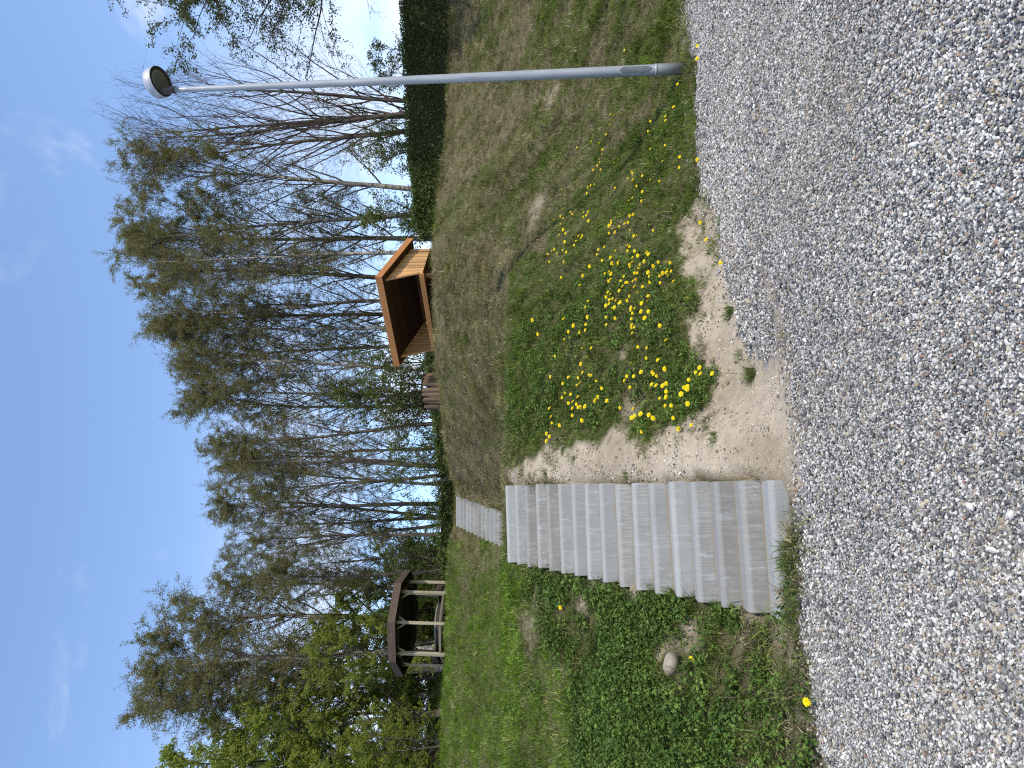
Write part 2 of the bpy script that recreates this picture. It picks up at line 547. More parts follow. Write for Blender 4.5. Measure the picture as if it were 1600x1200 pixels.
# ------------------------------------------------------------------ terrain (two-tier bank below a plateau)
# per column of sight: toe, lip of the lower bank, end of terrace, crest - each (image x, depth)
KEYS = [
    # iy    toe          lip           terrace end   crest
    (1900, (1330, 4.9), (800, 10.5), (800, 18.5), (686, 25.5)),
    (1200, (1282, 5.4), (800, 10.8), (801, 19.5), (690, 26.0)),
    (1050, (1268, 5.55), (800, 10.9), (801, 20.5), (695, 26.0)),
    (900, (1255, 5.8), (798, 11.2), (799, 22.0), (698, 26.3)),
    (800, (1240, 6.1), (794, 11.5), (794, 22.6), (706, 26.6)),
    (750, (1215, 6.5), (796, 11.6), (798, 21.5), (702, 25.2)),
    (650, (1180, 7.3), (796, 12.0), (799, 18.2), (688, 23.0)),
    (560, (1165, 7.8), (796, 12.5), (799, 16.4), (679, 21.2)),
    (470, (1150, 8.6), (805, 13.2), (788, 15.8), (674, 20.9)),
    (370, (1108, 10.4), (895, 13.9), (775, 17.3), (675, 21.0)),
    (250, (1088, 12.0), (932, 15.4), (800, 19.2), (690, 23.2)),
    (110, (1078, 12.7), (935, 16.6), (810, 20.8), (701, 26.0)),
    (-100, (1074, 13.0), (935, 17.0), (812, 21.5), (706, 27.5)),
    (-700, (1072, 13.3), (935, 17.5), (812, 22.0), (708, 28.0)),
]
AZ = np.array([(600 - k[0]) / 1200.0 for k in KEYS])
KY = np.array([[q[1] for q in k[1:]] for k in KEYS])
KZ = np.array([[P(q[0], k[0], q[1])[2] for q in k[1:]] for k in KEYS])
KZ[:, 0] = 0.0
XG = np.arange(-26, 26.01, 0.1)
YG = np.arange(0, 62.01, 0.1)


def terrain_raw(x, y):
    a = x / np.maximum(y, 0.6)
    a = np.clip(a, AZ[0], AZ[-1])
    # AZ ascends
    ky = [np.interp(a, AZ, KY[:, i]) for i in range(4)]
    kz = [np.interp(a, AZ, KZ[:, i]) for i in range(4)]
    ky = [ky[0]] + ky[1:] + [ky[3] + 5, ky[3] + 60]
    kz = [np.zeros_like(a)] + kz[1:] + [kz[3] + 0.25, kz[3] - 0.6]
    z = np.zeros_like(a)
    for i in range(5):
        t = np.clip((y - ky[i]) / (ky[i + 1] - ky[i]), 0, 1)
        z = z + t * (kz[i + 1] - kz[i])
    # a further rise of lawn beyond the plateau on the left
    z = z + 3.1 * sstep(29.5, 39, y) * sstep(-0.30, -0.40, x / np.maximum(y, 0.6))
    return z


XX, YY = np.meshgrid(XG, YG)
Z = terrain_raw(XX, YY)


def blur(a, n):
    k = np.ones(2 * n + 1) / (2 * n + 1)
    p = np.pad(a, n, mode='edge')
    p = np.apply_along_axis(lambda v: np.convolve(v, k, 'valid'), 0, p)
    return np.apply_along_axis(lambda v: np.convolve(v, k, 'valid'), 1, p)


Z = blur(Z, 4)
slope_m = sstep(0.05, 0.5, Z)
Z = Z + slope_m * ((fbm(XX * 0.9, YY * 0.9, 3) - 0.5) * 0.22 + (fbm(XX * 3.1, YY * 3.1, 5) - 0.5) * 0.17)
Z = Z + (1 - slope_m) * (fbm(XX * 1.2, YY * 1.2, 9, 3) - 0.5) * 0.03

_px, _py = proj(XX, YY, Z)
sandz = inpoly(_px, _py, SAND).astype(float)
Z = Z + sandz * ((fbm(XX * 4.5, YY * 4.5, 61, 3) - 0.5) * 0.07)

# flights of steps: base centre, uphill direction, number, tread, riser, width, crossfall (left side lower)
B0 = P(1216, 858, 6.45)
STAIRS = [
    dict(c=np.array([B0[0], 6.47]), z=-0.045, ang=math.radians(8.5), n=17, tread=0.302, rise=0.171, w=1.12, cross=0.045),
    dict(c=None, z=None, ang=math.radians(1.0), n=13, tread=0.31, rise=0.172, w=1.04, cross=0.0),
]
q = P(792, 830, 22.7)
STAIRS[1]['c'] = q[:2]; STAIRS[1]['z'] = q[2] - 0.04
for S in STAIRS:
    d = np.array([-math.sin(S['ang']), math.cos(S['ang'])]); r = np.array([d[1], -d[0]])
    S['d'], S['r'] = d, r
    rx, ry = XX - S['c'][0], YY - S['c'][1]
    s = rx * d[0] + ry * d[1]; w = rx * r[0] + ry * r[1]
    line = S['z'] + S['rise'] * (np.clip(s / S['tread'], -0.4, S['n']) + 0.15) + S['cross'] * w
    h = S['w'] / 2
    along = sstep(-0.5, 0.0, s) * sstep(S['n'] * S['tread'] + 0.8, S['n'] * S['tread'] + 0.1, s)
    under = (np.abs(w) < h - 0.02) & (s > -0.02) & (s < S['n'] * S['tread'] + 0.12)
    side = np.where(w > 0, sstep(h + 1.0, h + 0.1, w), sstep(-h - 0.8, -h - 0.1, w)) * along
    beside = line + np.where(w > 0, 0.03, 0.03)
    Z = Z * (1 - side) + beside * side + 0.0
    Z = np.where(under, line - 0.16, Z)


def TZ(x, y):
    x = np.asarray(x, float); y = np.asarray(y, float)
    fx = np.clip((x - XG[0]) / 0.1, 0, len(XG) - 1.001); fy = np.clip((y - YG[0]) / 0.1, 0, len(YG) - 1.001)
    i, j = fx.astype(int), fy.astype(int)
    u, v = fx - i, fy - j
    return (Z[j, i] * (1 - u) + Z[j, i + 1] * u) * (1 - v) + (Z[j + 1, i] * (1 - u) + Z[j + 1, i + 1] * u) * v


# ------------------------------------------------------------------ what grows where (regions read off the photograph, laid on the ground)
SPOTS = [  # bare patches: ix, iy, half-length x, half-length y, turn
    (836, 330, 9, 34, -25), (975, 556, 12, 16, 0), (988, 640, 16, 18, 0), (826, 985, 14, 40, 12), (842, 925, 10, 22, 0), (1075, 985, 16, 40, 28), (1040, 1006, 9, 13, 0), (985, 925, 14, 24, 0), (1168, 990, 22, 22, 0), (1225, 1020, 16, 34, 20), (930, 912, 12, 18, 0), (1150, 1040, 10, 16, 0), (1252, 1125, 9, 26, 10), (905, 945, 9, 16, 0), (860, 150, 10, 24, -25),
]
GREEN = [(790, 728), (788, 560), (797, 505), (800, 430), (812, 400), (850, 392), (875, 345), (905, 300), (935, 250), (990, 200), (1060, 150), (1085, 130), (1090, 300), (1062, 350), (1058, 392), (1076, 420), (1095, 456), (1094, 485), (1074, 508), (1088, 560), (1126, 594), (1112, 628), (1092, 655), (1062, 662), (1030, 672), (1008, 694), (986, 690), (982, 662), (962, 664), (935, 682), (905, 690), (868, 694), (842, 700), (822, 716), (800, 735)]
DENSE = [(1000, 640), (1004, 700), (1020, 660), (1092, 655), (1112, 628), (1126, 594), (1088, 560), (1074, 508), (1094, 485), (1090, 452), (1040, 400), (970, 390), (900, 430), (850, 470), (805, 520), (795, 600), (795, 700), (830, 690), (880, 660), (930, 670)]
LEFTBANK = [(812, 870), (826, 930), (850, 1000), (880, 1060), (905, 1130), (915, 1200), (930, 1500), (1300, 1500), (1284, 1200), (1262, 1000), (1246, 900), (1240, 960), (1100, 930), (990, 905)]


def regions(x, y, z):
    px, py = proj(x, y, z)
    jx = (fbm(x * 3.0, y * 3.0, 21) - 0.5); jy = (fbm(x * 3.0, y * 3.0, 31) - 0.5)
    sc = 150.0 / np.maximum(y, 2)                      # wobble of about 10 cm
    kx = (fbm(x * 11.0, y * 11.0, 33, 3) - 0.5); ky = (fbm(x * 11.0, y * 11.0, 35, 3) - 0.5)
    qx, qy = px + jx * sc * 1.2 + kx * sc * 1.1, py + jy * sc * 1.8 + ky * sc * 1.6
    near = y < 2.6
    R = {}
    R['gravel'] = inpoly(qx, qy, GRAVEL) | near
    R['sand'] = inpoly(qx, qy, SAND) & ~R['gravel']
    sp = np.zeros(px.shape)
    for cx, cy, rx, ry, an in SPOTS:
        c, s_ = math.cos(math.radians(-an)), math.sin(math.radians(-an))
        ux, uy = (qx - cx) * c + (qy - cy) * s_, -(qx - cx) * s_ + (qy - cy) * c
        sp = np.maximum(sp, 1.25 - np.sqrt((ux / rx) ** 2 + (uy / ry) ** 2))
    R['spot'] = np.clip((sp * 1.1 + (fbm(x * 6, y * 6, 27) - 0.5) * 1.3) * (sp > 0.02), 0, 0.85)
    R['green'] = inpoly(qx, qy, GREEN) & ~R['gravel'] & ~R['sand']
    R['dense'] = inpoly(qx, qy, DENSE) & ~R['gravel'] & ~R['sand']
    big = (fbm(x * 1.3, y * 1.3, 23, 3) - 0.5) * 130
    R['left'] = inpoly(qx + big * (qy > 930), qy, LEFTBANK) & ~R['gravel'] & ~R['sand']
    R['px'], R['py'] = px, py
    return R


def greenness(x, y, R):
    """0 straw .. 1 lush, by place."""
    px, py = R['px'], R['py']
    n = fbm(x * 0.55 + y * 0.25, y * 0.55 - x * 0.2, 41, 4)
    n2 = fbm(x * 1.7, y * 1.7, 47, 4)
    st = fbm((x - y) * 0.45, (x + y) * 2.0, 43, 3)
    g = 0.19 + 1.1 * (n - 0.5) + 0.7 * (n2 - 0.5) + 1.3 * (st - 0.5)
    right = sstep(480, 300, py)
    g = g + right * (0.03 + 0.36 * sstep(820, 1060, px))
    g = np.where(R['green'], 0.72 + 0.9 * (n2 - 0.5), g)
    g = np.where(R['dense'], 0.95 + 0.5 * (n2 - 0.5), g)
    upl = (py > 845)
    g = np.where(upl & (px < 930) & ~R['left'], 0.93 + 0.8 * (n2 - 0.5) - 0.55 * sstep(900, 860, py) * sstep(0.4, 0.6, n2) - 0.3 * sstep(0.6, 0.75, n), g)
    g = np.where(R['left'], 0.92 + 0.6 * (n2 - 0.5) - 0.25 * sstep(1150, 1240, px), g)
    g = np.where((px < 800) & (py > 370) & (py < 845), g * 0.75 - 0.12, g)
    return np.clip(g, 0, 1)


# ------------------------------------------------------------------ ground sheet
def axis(lo, hi, step, tails):
    a = np.arange(lo, hi + 1e-6, step)
    l, r, s = [], [], step
    p = lo; 
    while p > -tails:
        s *= 1.35; p -= s; l.append(p)
    s = step; p = hi
    while p < tails:
        s *= 1.35; p += s; r.append(p)
    return np.concatenate([l[::-1], a, r])


gx = axis(-13, 16, 0.11, 900); gy = axis(2.0, 31, 0.11, 900)
GX, GY = np.meshgrid(gx, gy)
inside = (GX > XG[0]) & (GX < XG[-1]) & (GY < YG[-1])
cxx, cyy = np.clip(GX, XG[0], XG[-1]), np.clip(GY, YG[0], YG[-1])
GZ = TZ(cxx, cyy)
far = np.hypot(GX - cxx, np.maximum(GY - cyy, 0))
GZ = GZ * (1 - 0.85 * sstep(0, 350, far))
R = regions(GX, GY, GZ)
g = greenness(GX, GY, R)
straw = np.array([0.135, 0.112, 0.066]); lush = np.array([0.080, 0.074, 0.034]); sandc = np.array([0.40, 0.335, 0.25])
earth = np.array([0.145, 0.115, 0.075])
lushm = np.where((R['left'] | R['dense'])[..., None], lush, np.array([0.062, 0.076, 0.022]))
gc = straw[None, None] * (1 - g[..., None]) + lushm * g[..., None]
gc = gc * (0.75 + 0.5 * fbm(GX * 2, GY * 2, 71)[..., None])
damp = sstep(0.42, 0.68, fbm(GX * 0.9, GY * 0.9, 75))[..., None]
sandc = sandc * (1 - 0.28 * damp) + np.array([0.02, 0.012, 0.0]) * damp
sandn = (sandc * (0.80 + 0.40 * fbm(GX * 1.6, GY * 1.6, 73)[..., None])) * (0.85 + 0.3 * fbm(GX * 7, GY * 7, 74)[..., None])
gc = np.where(R['sand'][..., None], sandn, gc)
spm = (R['spot'] * (~R['gravel']))[..., None]
gc = gc * (1 - spm) + sandn * 0.88 * spm
gc = np.where(R['gravel'][..., None], np.array([0.095, 0.092, 0.088]), gc)
wsh = (np.exp(-(((R['px'] - (1194 + (R['py'] - 417) * 0.28)) / 17.0) ** 2)) * sstep(350, 440, R['py']) * sstep(600, 560, R['py']))[..., None]
gc = gc * (1 - wsh * 0.8) + sandn * wsh * 0.8
gravel_amount = R['gravel'] * (1 - wsh[..., 0])
ny, nx = GX.shape
idx = np.arange(ny * nx).reshape(ny, nx)
quads = np.stack([idx[:-1, :-1], idx[:-1, 1:], idx[1:, 1:], idx[1:, :-1]], -1).reshape(-1, 4)
me = mesh_np('ground', np.stack([GX, GY, GZ], -1).reshape(-1, 3), quads, mats=[M['ground']], smooth=True)
fattr(me, 'gcol', np.concatenate([gc.reshape(-1, 3), np.ones((ny * nx, 1))], 1), 'FLOAT_COLOR')
fattr(me, 'gravel', gravel_amount.reshape(-1).astype(float))
link('ground', me, kind='structure')

# ------------------------------------------------------------------ steps
for si, S in enumerate(STAIRS):
    if si == 0:
        st = link('concrete_staircase', None, loc=(S['c'][0], S['c'][1], S['z']),
                  label='long lower flight of pale concrete block steps climbing from the gravel', cat='steps')
    else:
        st = link('concrete_staircase', None, loc=(S['c'][0], S['c'][1], S['z']),
                  label='short upper flight of grey concrete steps cut into the grass crest', cat='steps')
    st.rotation_euler = (0, 0, S['ang'])
    rs = np.random.default_rng(5 + si)
    for k in range(S['n']):
        bm = bmesh.new()
        h, dep = S['rise'] + 0.03, S['tread'] - 0.016
        w = S['w']
        cf = 0.038 if si == 0 else 0.025                 # broad chamfered nosing
        prof = [(0, -h), (0, -cf * 1.15), (cf * 0.16, -cf * 0.78), (cf * 0.8, -cf * 0.13), (cf * 1.3, 0), (dep, -0.004), (dep, -h)]
        vs_ = [[bm.verts.new((sx * w / 2, p[0], p[1])) for p in prof] for sx in (-1, 1)]
        n = len(prof)
        bm.faces.new(vs_[0]); bm.faces.new(vs_[1][::-1])
        for i in range(n):
            bm.faces.new((vs_[0][i], vs_[1][i], vs_[1][(i + 1) % n], vs_[0][(i + 1) % n]))
        bmesh.ops.recalc_face_normals(bm, faces=bm.faces)
        ed = [e for e in bm.edges if abs(e.verts[0].co.x) == abs(e.verts[1].co.x)]
        bmesh.ops.bevel(bm, geom=ed, offset=0.006, segments=1, affect='EDGES')
        # slight unevenness of each casting
        for v in bm.verts:
            v.co.z += 0.002 * math.sin(7 * v.co.x + k * 2.1)
        so = link('step', bm_mesh('step', bm, M['concrete']), st)
        so.location = (rs.normal(0, 0.007), k * S['tread'] + rs.normal(0, 0.004), (k + 1) * S['rise'] + rs.normal(0, 0.003))
        so.rotation_euler = (rs.normal(0, 0.006), -S['cross'] * 1.0 + rs.normal(0, 0.003), rs.normal(0, 0.006))

# ------------------------------------------------------------------ street lamp
lb = P(1078, 107, 12.75)
lz = float(TZ(lb[0], lb[1])) - 0.05
lamp = link('street_lamp', None, loc=(lb[0], lb[1], lz), label='tall galvanised street lamp with a tilted round head at the gravel edge', cat='street lamp')
top_z = P(273, 141, 12.75)[2] - lz
bm = bmesh.new()
bm_lathe(bm, [(0.097, 0), (0.095, 0.50), (0.094, 0.52), (0.088, 0.55), (0.086, 1.2), (0.078, 3.0), (0.066, 5.4), (0.0485, top_z - 0.25), (0.045, top_z)], 28)
link('pole', bm_mesh('pole', bm, M['galv'], True), lamp)
bm = bmesh.new()
bm_lathe(bm, [(0.090, 0.505), (0.099, 0.51), (0.099, 0.545), (0.090, 0.55)], 28)
link('collar', bm_mesh('collar', bm, M['galv'], True), lamp)
# inspection hatch: a slightly proud curved plate on the side towards the path
bm = bmesh.new()
a0 = math.radians(-96)
NA, NZ = 8, 12
grid = []
for j in range(NZ + 1):
    zc = -1 + 2 * j / NZ
    wv = (1 - abs(zc) ** 6) ** 0.5 * 0.62
    row = []
    for i in range(NA + 1):
        aa = a0 + (i / NA - 0.5) * 2 * max(wv, 0.02)
        rr = 0.0885 + 0.001
        row.append(bm.verts.new((rr * math.cos(aa), rr * math.sin(aa), 0.86 + zc * 0.27)))
    grid.append(row)
for j in range(NZ):
    for i in range(NA):
        bm.faces.new((grid[j][i], grid[j][i + 1], grid[j + 1][i + 1], grid[j + 1][i]))
bmesh.ops.solidify(bm, geom=bm.faces[:], thickness=0.004)
link('hatch', bm_mesh('hatch', bm, M['galv']), lamp)
hc = P(252, 127, 12.70) - np.array([lb[0], lb[1], lz])
head = link('lamp_head', None, lamp)
head.location = hc
head.rotation_euler = (math.radians(-13), math.radians(-9), 0)
bm = bmesh.new()
bm_lathe(bm, [(0.262, 0.0), (0.268, 0.012), (0.262, 0.15), (0.235, 0.185), (0.12, 0.205), (0.01, 0.21)], 44)
bmesh.ops.delete(bm, geom=[f for f in bm.faces if len(f.verts) > 10 and f.calc_center_median().z < 0.01], context='FACES')
link('shell', bm_mesh('shell', bm, M['lamp_shell'], True), head)
bm = bmesh.new()
bm_lathe(bm, [(0.262, 0.0), (0.262, 0.02), (0.225, 0.025), (0.225, 0.005), (0.262, 0.0)], 44, cap=False)
link('rim', bm_mesh('rim', bm, M['lamp_dark'], True), head)
bm = bmesh.new()
bm_lathe(bm, [(0.226, 0.012), (0.15, -0.002), (0.05, -0.01), (0.005, -0.011)], 44)
link('glass', bm_mesh('glass', bm, M['lamp_glass'], True), head)
bm = bmesh.new()
tp = np.array([0, 0, top_z]); 
e = Vector(hc) + Vector((-0.20, 0.0, -0.02))
b0 = Vector(tp) - Vector((0, 0, 0.10))
def bm_tube(bm, pts, rad, sides=12):
    rings = []
    for k, p in enumerate(pts):
        p = Vector(p)
        t = (Vector(pts[min(k + 1, len(pts) - 1)]) - Vector(pts[max(k - 1, 0)])).normalized()
        u = t.orthogonal().normalized(); v = t.cross(u)
        r = rad[k] if isinstance(rad, (list, tuple)) else rad
        rings.append([bm.verts.new(p + r * (math.cos(2 * math.pi * i / sides) * u + math.sin(2 * math.pi * i / sides) * v)) for i in range(sides)])
    for a, b in zip(rings, rings[1:]):
        best = min(range(sides), key=lambda s: sum((a[i].co - b[(i + s) % sides].co).length for i in range(0, sides, 3)))
        for k in range(sides):
            bm.faces.new((a[k], a[(k + 1) % sides], b[(k + 1 + best) % sides], b[(k + best) % sides]))
    bm.faces.new(rings[0][::-1]); bm.faces.new(rings[-1])
    bmesh.ops.recalc_face_normals(bm, faces=bm.faces)
bm_tube(bm, [Vector(tp) + Vector((0, 0, -0.01)), Vector(tp) + Vector((0.004, 0, 0.05)), (Vector(tp) + e) / 2 + Vector((0, 0, 0.03)), e + Vector((0.03, 0, 0.05))], [0.062, 0.06, 0.055, 0.085], 14)
link('bracket', bm_mesh('bracket', bm, M['lamp_dark'], True), lamp)

# ------------------------------------------------------------------ timber shelter
O = P(660, 428, 22.0)
Lf = P(675, 545.5, 23.75)
lv = np.array([Lf[0] - O[0], Lf[1] - O[1], 0]); SL = float(np.hypot(lv[0], lv[1]))
ang = math.atan2(lv[1], lv[0])
# local axes: x along the front to the left end, y backwards, z up (rotation maps local x to lv; local y must point away)
sh = link('timber_shelter', None, loc=(O[0], O[1], O[2]), label='small orange larch lean-to shelter with an open front on the grassy crest', cat='shelter')
bvec = np.array([-math.sin(ang), math.cos(ang)])
FLIP = -1.0 if bvec[1] < 0 else 1.0                    # back direction in local y
sh.rotation_euler = (0, 0, ang)
D = 1.45
FWD = 0.34
def rz(b): return 1.02 - 0.235 * (b + FWD)             # underside of roof
def Lc(l, b, z): return (l, FLIP * b, z)
rsh = np.random.default_rng(3)
def plank_wall(l0, thick, mat, name):
    """vertical planks of one gable end; each plank is its own part."""
    wd = 0.162
    b = -FWD
    k = 0
    while b < D - 0.02:
        b1 = min(b + wd - 0.024, D)
        def bot(q): return 0.0 if q >= 0 else -q / FWD * 1.02
        pts = []
        for q in (b, b1):
            pts.append((q, bot(q)))
        if b < 0 < b1: pts.insert(1, (0.0, 0.0))
        tops = [(b1, rz(b1) - 0.004), (b, rz(b) - 0.004)]
        poly = pts + tops
        # drop degenerate points
        cl = []
        for p_ in poly:
            if not cl or abs(p_[0] - cl[-1][0]) + abs(p_[1] - cl[-1][1]) > 0.01: cl.append(p_)
        off = rsh.normal(0, 0.005)
        bm = bmesh.new()
        bm_prism(bm, [Lc(l0 + off, p_[0], p_[1]) for p_ in cl], (thick, 0, 0))
        bmesh.ops.recalc_face_normals(bm, faces=bm.faces)
        o = link('plank', bm_mesh('plank', bm, mat), sh)
        b += wd; k += 1
plank_wall(-0.025, 0.025, M['plank'], 'plank')
plank_wall(SL, 0.025, M['plank'], 'plank')
wd = 0.15
l = 0.01
while l < SL - 0.03:
    w1 = min(wd - 0.006, SL - 0.01 - l)
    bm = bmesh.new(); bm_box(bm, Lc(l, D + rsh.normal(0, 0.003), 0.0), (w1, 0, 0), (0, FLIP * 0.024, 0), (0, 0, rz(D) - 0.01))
    link('plank', bm_mesh('plank', bm, M['plank_shaded']), sh)
    l += wd
b = 0.02
while b < D - 0.05:
    w1 = min(0.14, D - 0.01 - b)
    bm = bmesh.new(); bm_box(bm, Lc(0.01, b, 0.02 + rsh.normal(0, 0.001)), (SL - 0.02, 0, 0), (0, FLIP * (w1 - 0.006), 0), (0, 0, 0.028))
    link('floor_board', bm_mesh('floor_board', bm, M['plank_shaded']), sh)
    b += 0.146
# front sill beam, front edge trims
bm = bmesh.new(); bm_box(bm, Lc(-0.03, -0.045, -0.05), (SL + 0.06, 0, 0), (0, FLIP * 0.045, 0), (0, 0, 0.15), 0.004)
link('sill_beam', bm_mesh('sill_beam', bm, M['plank_x']), sh)
for l0 in (-0.045, SL + 0.004):
    bm = bmesh.new()
    pl = [(-0.02, 0.10), (0.06, 0.10), (-FWD + 0.085, rz(-FWD) - 0.02), (-FWD - 0.03, rz(-FWD) - 0.006)]
    bm_prism(bm, [Lc(l0, p_[0], p_[1]) for p_ in pl], (0.042, 0, 0))
    bmesh.ops.recalc_face_normals(bm, faces=bm.faces)
    link('corner_trim', bm_mesh('corner_trim', bm, M['plank']), sh)
# roof deck boards (seen from inside), felt, fascia and barge boards
OH = 0.24
b0_, b1_ = -FWD - 0.20, D + 0.20
b = b0_ + 0.03
while b < b1_ - 0.03:
    e_ = min(b + 0.142, b1_ - 0.02)
    bm = bmesh.new()
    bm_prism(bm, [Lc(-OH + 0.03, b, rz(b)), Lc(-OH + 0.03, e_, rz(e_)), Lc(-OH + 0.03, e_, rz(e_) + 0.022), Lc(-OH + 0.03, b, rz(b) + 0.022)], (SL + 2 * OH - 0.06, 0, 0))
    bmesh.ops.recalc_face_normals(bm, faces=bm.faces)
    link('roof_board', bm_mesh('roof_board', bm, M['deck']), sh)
    b += 0.148
bm = bmesh.new()
bm_prism(bm, [Lc(-OH + 0.01, b0_ + 0.02, rz(b0_ + 0.02) + 0.027), Lc(-OH + 0.01, b1_, rz(b1_) + 0.027), Lc(-OH + 0.01, b1_, rz(b1_) + 0.17), Lc(-OH + 0.01, b0_ + 0.02, rz(b0_ + 0.02) + 0.17)], (SL + 2 * OH - 0.02, 0, 0))
bmesh.ops.recalc_face_normals(bm, faces=bm.faces)
link('roof', bm_mesh('roof', bm, M['felt']), sh)
bm = bmesh.new(); bm_box(bm, Lc(-OH - 0.02, b0_ - 0.008, rz(b0_) - 0.02), (SL + 2 * OH + 0.04, 0, 0), (0, FLIP * 0.026, 0), (0, 0, 0.20), 0.003)
link('fascia_board', bm_mesh('fascia_board', bm, M['plank_x']), sh)
for l0 in (-OH - 0.018, SL + OH - 0.008):
    bm = bmesh.new()
    pl = [(b0_ + 0.02, rz(b0_ + 0.02) - 0.02), (b1_ + 0.02, rz(b1_ + 0.02) - 0.02), (b1_ + 0.02, rz(b1_ + 0.02) + 0.18), (b0_ + 0.02, rz(b0_ + 0.02) + 0.18)]
    bm_prism(bm, [Lc(l0, p_[0], p_[1]) for p_ in pl], (0.026, 0, 0))
    bmesh.ops.recalc_face_normals(bm, faces=bm.faces)
    link('barge_board', bm_mesh('barge_board', bm, mat_wood('barge_wood', (0.34, 0.13, 0.042), (0.48, 0.21, 0.07), 1, 0.6, 0.1)), sh)
for l0 in (0.06, SL / 2, SL - 0.14):
    for bb in (0.03, D - 0.13):
        wp = sh.matrix_basis @ Vector(Lc(l0, bb, 0))
        gz = float(TZ(wp.x, wp.y)) - O[2] - 0.05
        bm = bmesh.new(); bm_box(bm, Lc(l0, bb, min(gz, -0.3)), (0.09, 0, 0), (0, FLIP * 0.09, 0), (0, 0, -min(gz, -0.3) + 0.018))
        link('foundation_post', bm_mesh('foundation_post', bm, M['plank_shaded']), sh)

# ------------------------------------------------------------------ log palisade ring behind the shelter
pc = P(676, 612, 24.6)
pz = float(TZ(pc[0], pc[1])) - 0.25
ring = link('log_planter', None, loc=(pc[0], pc[1], pz), label='round planter of upright brown logs beside the open end of the shelter', cat='planter')
NL = 22
top = P(659, 612, 24.1)[2] - pz
rr = np.random.default_rng(8)
for k in range(NL):
    a = 2 * math.pi * k / NL
    bm = bmesh.new()
    h = top - 0.03 + rr.normal(0, 0.012)
    bm_lathe(bm, [(0.068, 0), (0.07, h - 0.02), (0.058, h)], 9)
    lo = link('log', bm_mesh('log', bm, M['log'], False), ring)
    lo.location = (0.52 * math.cos(a), 0.52 * math.sin(a), 0); lo.rotation_euler = (rr.normal(0, 0.02), rr.normal(0, 0.02), rr.uniform(0, 6))
bm = bmesh.new()
bm_lathe(bm, [(0.44, top - 0.01), (0.60, top - 0.012), (0.60, top + 0.018), (0.44, top + 0.018), (0.44, top - 0.01)], 40, cap=False)
link('rim', bm_mesh('rim', bm, M['rope']), ring)

